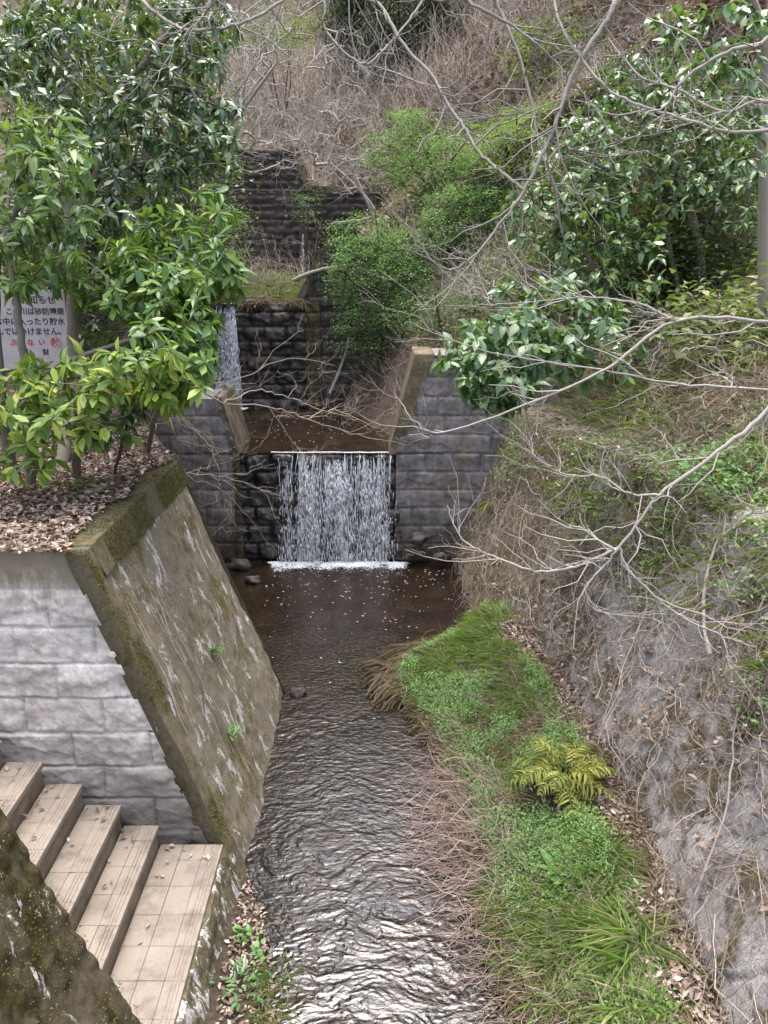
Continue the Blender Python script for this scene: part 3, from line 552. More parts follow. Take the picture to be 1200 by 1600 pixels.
foam(-3.35, 15.75, 1.92, .42, .28, 1500, np.stack([fx, fy, 1.908 + 0 * fx], -1), 'waterfall_foam', 'white foam below the narrow waterfall in upper pool')
# wet rocks at the foot of the lower weir
def rock(c, s, mat, label, group=None, sd=0):
    u, v = np.meshgrid(np.linspace(0, 2 * math.pi, 19)[:-1], np.linspace(.0, math.pi, 11), indexing='ij'); r = 1 + .7 * fbm(np.cos(u) * np.sin(v) * 1.5 + sd, np.sin(u) * np.sin(v) * 1.5 + np.cos(v) * 1.3, 3, 100 + sd)
    P = np.stack([np.cos(u) * np.sin(v) * r * s[0], np.sin(u) * np.sin(v) * r * s[1], np.cos(v) * r * s[2]], -1) + np.asarray(c)
    n, m = 18, 11; i = np.arange(n)[:, None] * m + np.arange(m - 1)[None]; j = ((np.arange(n) + 1) % n)[:, None] * m + np.arange(m - 1)[None]
    G = Geo(); G.add(P.reshape(-1, 3), np.stack([i, i + 1, j + 1, j], -1).reshape(-1, 4)); return tag(G.build('rock', mat), label, 'rock', group)
for i, (px, py, Yq, s, lb) in enumerate([(655, 838, 11.75, .13, 'wet dark boulder against the right wing below the waterfall edge'), (690, 868, 11.6, .11, 'low wet boulder at the foot of the right revetment corner'), (640, 868, 11.65, .07, 'small wet stone at right end of the white foam'),
        (372, 880, 11.6, .16, 'dark wet stone at left foot of the lower weir'), (395, 905, 11.0, .10, 'small dark stone in shallow water near left wall'), (467, 1086, 7.75, .07, 'small dark stone at the corner of the mossy left wall')]):
    p = atY(px, py, Yq); rock((p[0], Yq, max(.02, p[2] - s * .3)), (s * 1.3, s, s * .8), MAT['wet2'], lb, None, i * 3)

# ---------------------------------------------------------------- trees
def attract(trunks, targets, rtip=.004, bow=.12, grav=0.0, power=.45):
    pos = []; par = []; base = []
    for tr in trunks:
        for i, p in enumerate(tr): par.append(len(pos) - 1 if i else -1); pos.append(p)
    nb = len(pos); P = np.zeros((nb + 4 * len(targets), 3)); P[:nb] = pos; n = nb; lines = []
    d0 = np.min(np.linalg.norm(targets[:, None] - P[None, :nb:max(1, nb // 40)], axis=-1), axis=1); T = targets[np.argsort(d0)]
    for t in T:
        d = np.linalg.norm(P[:n] - t, axis=1); pen = np.where(np.arange(n) < nb, .0, .05) + .5 * np.maximum(0, P[:n, 2] - t[2]); s = int(np.argmin(d + pen)); a = P[s]; L = np.linalg.norm(t - a)
        b = rng.normal(0, 1, 3) * bow * L + A(0, 0, grav * L); ids = [s]
        for k in range(1, 5):
            u = k / 4; P[n] = a + (t - a) * u + b * u * (1 - u) * 2 + (rng.normal(0, .02, 3) * L if k < 4 else 0); par.append(ids[-1]); ids.append(n); n += 1
        lines.append(ids)
    cnt = np.zeros(n); 
    for l in lines: cnt[l[-1]] += 1
    for i in range(n - 1, -1, -1):
        if par[i] >= 0: cnt[par[i]] += cnt[i]
    R = rtip * np.maximum(cnt, 1) ** power; L = np.array(lines); rr = R[L]; rr[:, 0] = np.minimum(rr[:, 0], rr[:, 1] * 1.25)
    return P[L], rr, P[L[:, -1]], nrm(P[L[:, -1]] - P[L[:, -2]])
def blob(*bs):                                     # (px, py, rx, ry, axial depth, spread, n) -> world points
    out = []
    for px, py, rx, ry, t, dt, n in bs:
        a = rng.uniform(0, 2 * math.pi, n); r = np.sqrt(rng.uniform(0, 1, n)); X_ = px + rx * r * np.cos(a); Y_ = py + ry * r * np.sin(a); k = ~((X_ > -20) & (X_ < 122) & (Y_ > 458) & (Y_ < 568) & (rng.uniform(0, 1, n) < .93))
        out.append(at(X_, Y_, t + rng.normal(0, dt, n))[k])
    return np.concatenate(out)
def clear(T, pad=.3): z = gr(T[:, 0], T[:, 1]); T = T.copy(); T[:, 2] = np.maximum(T[:, 2], z + pad); return T
def whorls(G, tips, dirs, m, L, W, tmpl, droop=.25, spread=(.7, 1.45), jit=.05):
    n = len(tips); p = np.repeat(tips, m, 0); d = np.repeat(nrm(dirs + A(0, 0, .35)), m, 0); k = n * m
    q = nrm(np.cross(d, rdir(k))); e = rng.uniform(*spread, k)[:, None]; x = np.cos(e) * d + np.sin(e) * q + A(0, 0, -droop)
    p = p - d * rng.uniform(0, 1, (k, 1)) * jit; ln = L * rng.uniform(.42, 1.3, k); x = x + A(0, 0, -1) * (rng.uniform(0, 1, (k, 1)) ** 2 * .6)
    zz = d * .6 + A(0, 0, .8) + rdir(k) * .3; wd = ln * W * rng.uniform(.75, 1.2, k); h = rng.integers(0, 3, k)
    for q, tp in enumerate((tmpl, leaf_tmpl(.35, .55, ((.3, .9), (.65, .9))), leaf_tmpl(.05, .05, ((.35, .75), (.7, 1.0))))):
        w = h == q
        if w.any(): place(G, *tp, p[w], x[w], zz[w], ln[w], wd[w])
def subdiv(pts, n=6):
    pts = np.asarray(pts, float); t = np.linspace(0, len(pts) - 1, (len(pts) - 1) * n + 1); return np.stack([cr(pts, t, c) for c in range(3)], -1)
def leafy_tree(name, label, cat, trunks, targets, bark, leaf, m, L, Wd, tmpl, group=None, rtip=.004, droop=.25, frac=1.0, branch_mat=None, leaf2=None, spread=(.7, 1.45)):
    base = np.array(trunks[0][0][0]); root = thing(name, label, cat, base, group); skel = []
    for (pts, r0, r1) in trunks:
        G = Geo(); P, _ = tube(G, pts, r0, r1, 8, 6, .006); G.build('trunk', bark, root); skel.append(P[2:])
    P, r, tips, dirs = attract(skel, targets, rtip); G = Geo(); stems(G, P, r, 5); G.build('branches', branch_mat or bark, root)
    sel = rng.uniform(0, 1, len(tips)) < frac; G = Geo(); whorls(G, tips[sel], dirs[sel], m, L, Wd, tmpl, droop, spread)
    mid = P[sel][:, 3]; 
    whorls(G, mid[::2], dirs[sel][::2], max(2, m // 2), L, Wd, tmpl, droop, spread); G.build('crown', leaf, root)
    return root
TG = 'trees on the leaf strewn terrace'
def gp(px, py):
    p, ok = hit([px], [py]); return p[0]
# young yellow-green evergreen in front on the terrace
b = gp(45, 765); leafy_tree('young_evergreen_tree', 'slender tree with bright young green leaves in front of the warning sign', 'tree',
    [([b - A(0, 0, .1), at(47, 640, 6.9), at(38, 560, 6.7), at(27, 480, 6.6), at(12, 380, 6.6), at(15, 300, 6.7)], .055, .018), ([at(42, 600, 6.8), at(120, 560, 6.5), at(210, 530, 6.3), at(300, 500, 6.2)], .03, .012)],
    blob((60, 610, 100, 50, 6.3, .3, 62), (30, 690, 70, 60, 6.5, .3, 30), (200, 585, 120, 45, 6.2, .3, 60), (270, 600, 50, 45, 6.1, .2, 14), (90, 660, 90, 30, 6.4, .3, 16)), MAT['barkG'], MAT['lfY'], 8, .142, .36, L_BIG, TG)
b = gp(118, 750); leafy_tree('evergreen_tree', 'leaning tree with fresh mid green leaf clusters beside the narrow waterfall', 'tree',
    [([b - A(0, 0, .1), at(122, 700, 7.1), at(140, 620, 7.0), at(190, 540, 6.9), at(240, 450, 6.8), at(300, 365, 6.8)], .045, .015)],
    blob((272, 520, 66, 95, 6.4, .35, 125), (240, 450, 100, 45, 6.5, .3, 70), (345, 430, 42, 34, 6.4, .2, 26), (250, 380, 90, 50, 6.8, .3, 50), (150, 430, 130, 40, 6.6, .3, 36), (330, 330, 50, 35, 6.7, .2, 12), (160, 665, 60, 25, 6.9, .2, 14), (40, 450, 60, 70, 6.6, .3, 20)), MAT['barkG'], MAT['lfA'], 9, .142, .36, L_BIG, TG)
b = gp(20, 745); leafy_tree('pale_leafed_tree', 'tree with pale young leaves at the left above the warning sign', 'tree',
    [([b - A(0, 0, .1), at(0, 600, 7.0), at(-5, 420, 6.8), at(30, 320, 6.6), at(60, 260, 6.6)], .06, .018)],
    blob((75, 250, 75, 75, 6.2, .3, 50), (30, 340, 65, 70, 6.3, .3, 34), (110, 330, 50, 40, 6.4, .2, 14), (20, 200, 40, 40, 6.3, .2, 14)), MAT['barkG'], MAT['lfAp'], 9, .13, .36, L_BIG, TG)
b = gp(112, 735); leafy_tree('dark_evergreen_tree', 'tall dark glossy evergreen tree behind the warning sign', 'tree',
    [([b - A(.15, 0, .1), at(114, 600, 8.6), at(112, 450, 8.4), at(106, 250, 8.4), at(104, 100, 8.4), at(104, -120, 8.6)], .075, .04),
     ([at(112, 330, 8.4), at(150, 200, 8.0), at(200, 130, 7.8), at(260, 60, 7.6), at(340, -30, 7.5)], .05, .025), ([at(118, 360, 8.4), at(160, 250, 8.2), at(215, 120, 8.2), at(280, 20, 8.2)], .06, .02)],
    blob((150, 80, 170, 110, 8.2, .7, 230), (230, 230, 140, 110, 8.0, .6, 230), (100, 330, 110, 120, 8.6, .6, 130), (330, 200, 55, 60, 7.8, .4, 45), (300, 60, 80, 80, 7.9, .5, 80), (210, 370, 110, 60, 8.2, .5, 90), (60, 60, 80, 80, 8.2, .4, 60)), MAT['barkG'], MAT['lfB'], 9, .12, .38, L_BIG, TG, rtip=.0035)
b = gp(215, 700); leafy_tree('shaded_evergreen_tree', 'shaded evergreen tree at the back of the terrace beside the left wing', 'tree',
    [([b - A(0, 0, .1), at(225, 600, 9.8), at(215, 450, 9.8), at(230, 300, 10), at(215, 100, 10)], .08, .03), ([at(222, 560, 9.8), at(150, 400, 10), at(80, 250, 10.4)], .04, .015)],
    blob((190, 420, 150, 130, 10.5, .7, 170), (90, 180, 130, 190, 10.8, .8, 230), (240, 200, 110, 200, 10.8, .7, 210), (180, 560, 130, 60, 10.8, .5, 80)), MAT['barkD'], MAT['lfB'], 9, .125, .38, L_BIG, TG, rtip=.0035)
# saplings
b = gp(170, 760); leafy_tree('sapling', 'low sapling with dull green leaves at the foot of the terrace trees', 'sapling', [([b - A(0, 0, .05), at(190, 700, 7.1), at(215, 600, 7.0)], .022, .01)], blob((200, 590, 60, 20, 7.0, .15, 10), (185, 640, 40, 20, 7.0, .1, 8)), MAT['barkD'], MAT['lfC'], 6, .14, .38, L_BIG)
b = gp(232, 745); leafy_tree('sapling', 'thin leaning sapling in front of the grass tuft on the terrace', 'sapling', [([b - A(0, 0, .05), at(235, 690, 7.6), at(255, 600, 7.5), at(250, 520, 7.4)], .03, .012)], blob((230, 600, 40, 30, 7.3, .15, 8), (270, 560, 40, 40, 7.3, .1, 8)), MAT['barkG'], MAT['lfA'], 6, .14, .38, L_BIG)
# camellia-like evergreen on the right slope
def slope_base(px, py): p, ok = hit([px], [py]); return p[0] - A(0, 0, .15)
b1 = slope_base(1103, 470); D = float(np.dot(b1 - CP, CF)); k = 1.0
leafy_tree('camellia_tree', 'broad camellia like evergreen leaning over the right slope with pale trunks', 'tree',
    [([b1, at(1090, 370, D - .2), at(1055, 265, D - .5), at(1030, 215, D - .8), at(1000, 120, D - 1.0)], .075, .03), ([b1 + A(-.2, .1, 0), at(1058, 440, D), at(1040, 360, D - .2), at(1025, 300, D - .4), at(980, 240, D - .8)], .055, .02),
     ([b1 + A(-.35, .1, -.1), at(960, 480, D - .6), at(925, 415, D - 1), at(900, 370, D - 1.2), at(860, 310, D - 1.6)], .06, .02), ([at(960, 480, D - .6), at(900, 540, D - 1.2), at(820, 540, D - 1.7)], .035, .012)],
    blob((1030, 230, 160, 90, D - 1.2, .5, 330), (910, 270, 80, 90, D - 1.6, .4, 170), (1110, 140, 90, 60, D - 1.0, .5, 110), (950, 390, 90, 100, D - 1.6, .4, 190), (850, 340, 70, 60, D - 1.8, .3, 80), (1120, 300, 80, 60, D - 1.0, .5, 90), (1000, 130, 90, 50, D - 1, .4, 70)),
    MAT['barkL'], MAT['lfC'], 5, .132, .5, L_CAM, rtip=.0035, droop=.5, branch_mat=MAT['barkD'], spread=(.5, 1.3))
leafy_tree('camellia_tree', 'low camellia branches hanging over the top of the right revetment', 'tree',
    [([slope_base(960, 590), at(950, 560, 8.6), at(900, 520, 8.0), at(830, 520, 7.5), at(780, 540, 7.2)], .05, .015), ([slope_base(960, 590), at(945, 540, 8.6), at(905, 470, 8.3), at(860, 430, 8.0)], .03, .012)],
    blob((800, 550, 95, 65, 7.0, .3, 190), (780, 605, 60, 40, 6.9, .2, 60), (880, 490, 90, 60, 7.4, .3, 120), (720, 560, 40, 30, 6.9, .2, 14), (930, 550, 80, 50, 7.8, .3, 40), (820, 450, 40, 25, 7.4, .2, 14)),
    MAT['barkG'], MAT['lfC'], 5, .132, .5, L_CAM, rtip=.003, droop=.5, branch_mat=MAT['barkD'], spread=(.5, 1.3))
leafy_tree('camellia_tree', 'camellia branches with drooping leaves high at the upper right corner', 'tree',
    [([slope_base(1196, 520), at(1192, 300, 8.6), at(1194, 150, 8.2), at(1190, 40, 7.8), at(1150, -40, 7.4)], .07, .045)],
    blob((1130, 60, 90, 60, 7.2, .4, 46), (1060, 40, 60, 40, 7.0, .3, 14), (1180, 230, 40, 60, 7.8, .3, 24), (1150, 130, 60, 40, 7.4, .3, 24)),
    MAT['barkL'], MAT['lfC'], 5, .132, .5, L_CAM, rtip=.003, droop=.55, branch_mat=MAT['barkD'], spread=(.5, 1.3))

# ---------------------------------------------------------------- bare trees with overhanging limbs
def twigs(P, rr, n, L, lev=1):                     # crooked twigs growing from a limb
    if n <= 0: return np.zeros((0, 6, 3)), np.zeros((0, 6))
    i = rng.integers(1, len(P) - 1, n); a = P[i]; tdir = nrm(P[np.minimum(i + 1, len(P) - 1)] - P[i - 1]); q = nrm(np.cross(tdir, rdir(n)))
    d = nrm(tdir * rng.uniform(.5, 1.1, (n, 1)) + q * rng.uniform(.4, .9, (n, 1)) + A(0, 0, .1)); ln = L * rng.uniform(.35, 1.2, n); s = np.linspace(0, 1, 6)
    w = np.cumsum(rng.normal(0, .055, (n, 6, 3)), 1) * ln[:, None, None]; w[:, 0] = 0
    Q = a[:, None] + d[:, None] * s[None, :, None] * ln[:, None, None] + w + A(0, 0, .12) * (s ** 2)[None, :, None] * ln[:, None, None]
    r0 = np.minimum(rr[i] * .6, .007 * ln ** .5 + .0012); R = r0[:, None] * (1 - .75 * s[None]) + .0007
    return Q, R
def bare_tree(label, trunk, limbs, bark, tw=14, twl=.6, group=None):
    tw = tw * 1.7
    root = thing('bare_tree', label, 'tree', trunk[0][0], group); G = Geo(); tube(G, trunk[0], trunk[1], trunk[2], 9, 6, .006); G.build('trunk', bark, root)
    for pts, r0, r1, kt in limbs:
        G = Geo(); P, rr = tube(G, pts, r0, r1, 6, 7, .004); lb = G.build('limb', bark, root)
        n = int(tw * kt)
        if n:
            Q, R = twigs(P, rr, n, twl); G = Geo(); stems(G, Q, R, 4)
            for q, r in zip(Q, R):
                if rng.uniform() < .75: q2, r2 = twigs(q, r, 3, twl * .45); stems(G, q2, r2, 3)
            G.build('twigs', bark, lb)
    return root
def px3(l, t0, t1): n = len(l); return [at(x, y, t) for (x, y), t in zip(l, np.linspace(t0, t1, n))]
tb = A(3.9, 4.3, 3.2); T_ = [tb + A(.1, 0, -.6), A(3.75, 4.5, 4.0), A(3.6, 4.6, 5.2), A(3.5, 4.6, 6.5), A(3.6, 4.7, 8.5)]
bare_tree('pale barked bare tree at the right edge with long limbs reaching over the stream', (T_, .09, .04), [
    ([T_[1], at(1290, 520, 5.2)] + px3([(1200, 502), (1055, 502), (950, 575), (840, 625), (695, 675), (645, 655), (615, 612)], 5.1, 5.2), .018, .0025, .9),
    (px3([(1055, 502), (1000, 475), (930, 465), (850, 470), (770, 476), (715, 478)], 5.1, 5.4), .010, .002, .8),
    ([T_[1], at(1300, 630, 5.2)] + px3([(1200, 610), (1060, 600), (940, 578), (840, 563), (740, 543), (635, 502)], 5.0, 5.4), .013, .002, .7),
    ([T_[0], at(1290, 560, 4.6)] + px3([(1200, 642), (1110, 715), (1030, 775), (970, 852), (935, 895), (912, 915)], 4.6, 4.9), .019, .004, .8),
    (px3([(912, 915), (925, 950), (970, 960), (1050, 952)], 4.9, 4.9), .005, .002, .4),
    (px3([(967, 856), (900, 885), (835, 892), (770, 868), (722, 842), (698, 790)], 4.9, 5.2), .011, .003, .8),
    (px3([(967, 853), (985, 895), (1050, 955), (1120, 990), (1180, 1010)], 4.9, 4.8), .011, .003, .6),
    (px3([(1030, 775), (980, 770), (940, 745), (880, 740), (820, 700)], 4.7, 5.0), .008, .002, .8),
    ([T_[3], at(1280, -10, 5)] + px3([(1200, 62), (1145, 78), (1085, 112), (1050, 152), (1027, 207)], 5.0, 5.3), .020, .008, .6),
    ([T_[2], at(1320, 230, 5.2)] + px3([(1200, 160), (1130, 175), (1060, 140), (1000, 120), (950, 60)], 5.4, 6.0), .018, .005, 1.2),
    ([T_[2], at(1320, 190, 5.4)] + px3([(1200, 205), (1130, 205), (1050, 180), (990, 162), (940, 130), (880, 50), (862, -20)], 5.6, 6.2), .016, .010, .8)], MAT['barkL'], 12, .55)
tb = A(4.6, 8.0, gr(4.6, 8.0)); T_ = [tb - A(0, 0, .2), tb + A(-.2, 0, 2), A(4.0, 7.8, 7.8), A(3.3, 7.5, 9.2), A(2.4, 7.2, 10)]
bare_tree('dark bare tree whose crooked limbs hang down from the top of the view', (T_, .16, .08), [
    ([T_[3], at(990, -70, 6.4)] + px3([(962, 0), (945, 37), (905, 95), (880, 155), (868, 195), (845, 245), (815, 305), (785, 345), (745, 395), (702, 422), (668, 400), (648, 355)], 6.2, 6.0), .028, .0035, 1.4),
    ([T_[4], at(560, -90, 7.0)] + px3([(600, 15), (630, 70), (675, 120), (700, 165), (725, 200), (750, 240), (785, 270), (818, 296)], 6.8, 6.1), .017, .013, 1.0),
    ([T_[4], at(690, -60, 6.8)] + px3([(730, 0), (800, 40), (860, 90), (900, 135), (940, 185), (965, 240)], 6.6, 6.4), .018, .006, 1.0),
    ([T_[3], at(765, -60, 6.8)] + px3([(775, 0), (810, 85), (830, 160), (842, 220), (862, 280), (890, 330)], 6.8, 6.4), .016, .009, .9),
    (px3([(830, 175), (790, 180), (740, 182), (690, 190)], 6.7, 6.9), .010, .003, .6),
    (px3([(855, 255), (880, 225), (900, 245), (930, 243)], 6.5, 6.5), .012, .004, .4)], MAT['barkM'], 14, .8)
tb = A(-5.2, 9.0, 2.8); T_ = [tb, A(-5.0, 8.8, 5), A(-4.4, 8.4, 7.4), A(-3.6, 8.0, 9.2), A(-2.6, 7.8, 10)]
bare_tree('pale bare tree at the left with limbs crossing the top edge', (T_, .12, .06), [
    ([T_[2], at(150, -90, 7.6)] + px3([(222, 0), (250, 25), (285, 46), (330, 46), (365, 40), (410, 22), (450, -5)], 7.2, 7.2), .02, .014, .6),
    ([T_[3], at(470, -70, 7.6)] + px3([(506, 0), (506, 40), (530, 75), (570, 100), (600, 78), (640, 30), (668, -10)], 7.4, 7.6), .013, .012, .8),
    (px3([(345, -20), (325, 15), (285, 60), (250, 110), (228, 130)], 7.0, 7.4), .016, .006, .8), ([T_[3], at(460, -60, 7.8)] + px3([(440, 0), (420, 60), (380, 130), (350, 160), (300, 190)], 7.8, 8.2), .016, .006, 1.4)], MAT['barkL'], 12, .8)
# smaller bare trees around the upper weirs
def bare_bush(label, base, tg, bark, r=.035, rt=.0035, name='bare_shrub', cat='shrub', tw=.3, nstem=3):
    root = thing(name, label, cat, base); c = tg.mean(0); tr = []; G = Geo()
    for i in range(nstem):
        e = c + rng.normal(0, 1, 3) * tg.std(0) * .7; mid = base * .55 + e * .45 + rng.normal(0, .12, 3); P, _ = tube(G, [base + rng.normal(0, .06, 3) * A(1, 1, 0), mid, e], r, r * .35, 6, 5, .01); tr.append(P)
    G.build('trunk', bark, root); P, R, tips, dirs = attract(tr, tg, rt, .16); G = Geo(); stems(G, P, R, 4)
    n = len(P); k = 3; a = P[:, [2, 3, 4]].reshape(-1, 3); d = nrm(np.repeat(dirs, 3, 0) + rdir(n * 3) * .9 + A(0, 0, .2)); s = np.linspace(0, 1, 4); L = tw * rng.uniform(.4, 1.4, n * 3)
    Q = a[:, None] + d[:, None] * (s[None, :] * L[:, None])[..., None] + np.cumsum(rng.normal(0, .05, (n * 3, 4, 3)), 1) * L[:, None, None]; Q[:, 0] = a
    stems(G, Q, rt * .75 * (1 - .6 * s)[None] * np.ones((n * 3, 1)), 3); G.build('twigs', bark, root)
    return root
def gb(px, py): p, ok = hit([px], [py]); return p[0]
def blobY(px, py, rx, ry, Yc, dY, n):
    a = rng.uniform(0, 2 * math.pi, n); r = np.sqrt(rng.uniform(0, 1, n)); return clear(atY(px + rx * r * np.cos(a), py + ry * r * np.sin(a), Yc + rng.normal(0, dY, n)), .2)
bare_bush('bare pale multi stemmed tree left of the upper weir wing', A(-5.4, 17.5, gr(-5.4, 17.5)), np.concatenate([blobY(380, 120, 90, 130, 17.5, .8, 130), blobY(420, 220, 70, 60, 17, .5, 50)]), MAT['barkL'], .06, .006, 'bare_tree', 'tree', .5)
bare_bush('spreading bare pinkish shrub right of the upper weir', A(-.2, 20.5, gr(-.2, 20.5)), np.concatenate([blobY(540, 230, 85, 80, 20, .8, 150), blobY(480, 180, 60, 50, 21, .6, 50)]), MAT['barkL'], .05, .006, tw=.5)
bare_bush('tall tangled bare shrub before the dark conifers at top', A(-1.5, 26, gr(-1.5, 26)), blobY(560, 110, 110, 70, 26, 1.2, 160), MAT['barkL'], .06, .008, tw=.7)
bare_bush('bare thin shrub below the leafy green shrubs at the slope foot', A(1.9, 13.6, gr(1.9, 13.6)), np.concatenate([blobY(760, 430, 80, 60, 13.2, .5, 100), blobY(850, 470, 60, 40, 12.5, .4, 40)]), MAT['barkL'], .02, .004, tw=.4)
bare_bush('bare brown shrub high on the slope right of the green shrubs', A(5.5, 26, gr(5.5, 26)), blobY(830, 120, 90, 80, 25, 1.0, 130), MAT['barkM'], .06, .007, tw=.6)
bare_bush('thin bare grey tree among the evergreens left of the upper weir', A(-5.6, 14.5, gr(-5.6, 14.5)), np.concatenate([blobY(300, 120, 110, 130, 14.0, .6, 130), blobY(400, 60, 80, 70, 14.5, .6, 60)]), MAT['barkL'], .05, .005, 'bare_tree', 'tree', .45)
bare_bush('thin bare tree rising behind the camellias at the upper right', slope_base(1010, 330) + A(0, 0, .1), np.concatenate([blobY(1040, 90, 130, 100, 13, .8, 130), blobY(930, 60, 80, 70, 14, .6, 60)]), MAT['barkG'], .05, .005, 'bare_tree', 'tree', .45)
bare_bush('wispy bare shrub on the slope above the right revetment', slope_base(1080, 640) + A(0, 0, .1), blobY(1050, 560, 130, 80, 7.8, .4, 110), MAT['vine'], .012, .0022, tw=.3)
# arching bare shrub over the left wing and the upper pool
b = gp(222, 705); root = thing('arching_shrub', 'bare arching shrub on the terrace edge hanging over the upper pool', 'shrub', b)
G = Geo(); arcs = [([b, at(245, 640, 8.4), at(300, 525 + 80, 8.6), at(350, 630, 9), at(420, 635, 9.6), at(480, 655, 10.2), at(560, 680, 10.6), at(640, 695, 10.8)], .016), ([at(350, 630, 9), at(400, 610, 9.4), at(450, 620, 9.8), at(500, 640, 10.2), at(560, 655, 10.6)], .009),
        ([b, at(260, 650, 8.4), at(290, 740, 8.6), at(340, 760, 8.9), at(380, 800, 9.2), at(430, 860, 9.6)], .010), ([b, at(230, 600, 8.3), at(290, 660, 8.5), at(330, 700, 8.8), at(345, 760, 9)], .008), ([at(290, 740, 8.6), at(350, 745, 9), at(430, 772, 9.5)], .006),
        ([at(420, 635, 9.6), at(450, 680, 10), at(470, 705, 10.2)], .007), ([at(300, 605, 8.6), at(380, 590, 9.4), at(450, 560, 10.2), at(520, 570, 10.8)], .007), ([at(480, 655, 10.2), at(520, 640, 10.6), at(590, 670, 10.8)], .006)]
for pts, r0 in arcs:
    P, rr = tube(G, pts, r0, .003, 5, 6, .01); Q, R = twigs(P, rr, 9, .7); stems(G, Q, R * .8, 4)
    for q, r in zip(Q, R): q2, r2 = twigs(q, r, 3, .35); stems(G, q2, r2, 3)
G.build('branches', MAT['vine'], root)

# ---------------------------------------------------------------- leafy shrubs
def shrub(label, px, py, rx, ry, Yc, dY, n, leaf, m=26, L=.05, base=None, name='leafy_shrub', tufts=None):
    if Yc is None: Yc = float(hit([px], [py + ry * .3])[0][0, 1]) - .35
    T = blobY(px, py, rx, ry, Yc, dY, n)
    if tufts: T = np.concatenate([T] + [blobY(*t) for t in tufts])
    c = T.mean(0); b = A(c[0], c[1] + .1, 0) if base is None else base; b[2] = gr(b[0], b[1]) - .1
    root = thing(name, label, 'shrub', b, 'leafy green shrubs in the ravine'); G = Geo(); tr = []
    for i in range(4):
        e = c + rng.normal(0, 1, 3) * T.std(0) * .8; P, _ = tube(G, [b + rng.normal(0, .1, 3) * A(1, 1, 0), b * .5 + e * .5 + rng.normal(0, .15, 3), e], .035, .012, 6, 4, .01); tr.append(P)
    P, R, tips, dirs = attract(tr, T, .004, .15); stems(G, P, R, 4); G.build('stems', MAT['barkD'], root)
    k = len(tips); dd = nrm(np.repeat(dirs, m, 0) * A(1, 1, .45) + .4 * hdir(k).repeat(m, 0)); p = np.repeat(tips, m, 0) + (dd * rng.uniform(-.42, .30, (k * m, 1)) + rng.normal(0, 1, (k * m, 3)) * A(.075, .075, .045)) * (L / .05); 
    d = nrm(hdir(k * m) + rdir(k * m) * .5 + A(0, 0, -.1)); s = L * rng.uniform(.6, 1.4, k * m)
    G = Geo(); place(G, *L_TINY, p, d, A(0, 0, 1) + rdir(k * m) * .5, s, s * .5); G.build('crown', leaf, root); return root
shrub('bright feathery shrub overhanging the right end of the middle weir', 590, 440, 75, 70, 15.4, .35, 200, MAT['lfS'], 32, .05, tufts=[(565, 520, 40, 45, 15.2, .2, 60), (635, 390, 60, 45, 15.6, .3, 80), (570, 365, 55, 30, 15.6, .2, 50), (530, 400, 25, 25, 15.2, .2, 20)])
shrub('tall dense green shrub in the centre below the brown slope', 690, 280, 75, 60, 18.0, .5, 220, MAT['lfS'], 32, .058, tufts=[(640, 200, 40, 30, 18.4, .4, 50), (610, 250, 40, 50, 17.8, .3, 60), (740, 230, 60, 40, 18, .4, 60), (790, 290, 40, 40, 18, .4, 40)])
shrub('dark green shrub on the slope under the hanging bare limb', 755, 345, 95, 60, None, .4, 260, MAT['lfS'], 32, .05)
shrub('thin fresh green shrub on the upper slope behind the central shrubs', 800, 235, 75, 60, None, .6, 110, MAT['lfS2'], 26, .06)
shrub('light green shrub high at the top beneath overhanging limbs', 860, 90, 70, 70, None, .7, 110, MAT['lfS2'], 26, .07)
shrub('pale green shrub at the top left above the upper weir', 430, 45, 70, 35, 27, .8, 90, MAT['lfS2'], 26, .08)
shrub('small leafy shrub growing on the upper weir face', 480, 325, 25, 35, 21.3, .15, 24, MAT['lfS'], 24, .05)
shrub('low green shrub at the left foot of the upper weir', 345, 370, 50, 60, 19, .4, 90, MAT['lfS2'], 24, .06)
shrub('low shrub on the bank below the camellia leaves', 690, 490, 75, 45, None, .25, 110, MAT['lfS'], 28, .042)
shrub('sparse green shrub on the mid slope right of centre', 840, 420, 70, 50, None, .3, 90, MAT['lfS2'], 24, .045)
shrub('dark bush behind the dark evergreen at the back of the terrace', 120, 330, 140, 150, 13.5, .5, 240, MAT['lfB'], 16, .12)
shrub('dark bush on the left hillside above the terrace', 150, 110, 170, 120, 15.5, .6, 240, MAT['lfB'], 16, .13)
shrub('dull green bush left of the upper weir under the bare tree', 310, 250, 60, 110, 16, .5, 130, MAT['lfC'], 18, .09)
for (px, py, rx, ry, n, lf, lb) in ((1010, 400, 90, 60, 150, 'lfC', 'leafy understory shrub between the camellia trunks'), (1140, 400, 70, 70, 130, 'lfC', 'leafy understory shrub beside the pale trunk at the right edge'), (930, 300, 80, 60, 130, 'lfC', 'leafy understory shrub below the crossing bare limbs'),
        (1080, 260, 100, 60, 140, 'lfC', 'leafy understory shrub behind the camellia crown'), (1010, 140, 110, 60, 130, 'lfC', 'leafy shrub high on the right slope'), (1140, 520, 70, 50, 100, 'sasa', 'clump of bamboo grass like stems under the right trees'), (1000, 540, 80, 40, 90, 'lfC', 'low leafy shrub above the right revetment'), (1120, 740, 80, 50, 70, 'lfS', 'fresh green scrambling shrub on the lower right slope'), (960, 800, 70, 60, 60, 'lfS2', 'sparse green scrambler at the top of the rock revetment')):
    shrub(lb, px, py, rx, ry, None, .3, n, MAT[lf], 14 if lf != 'lfS' else 20, .085 if lf == 'lfC' else .06 if lf != 'sasa' else .14)
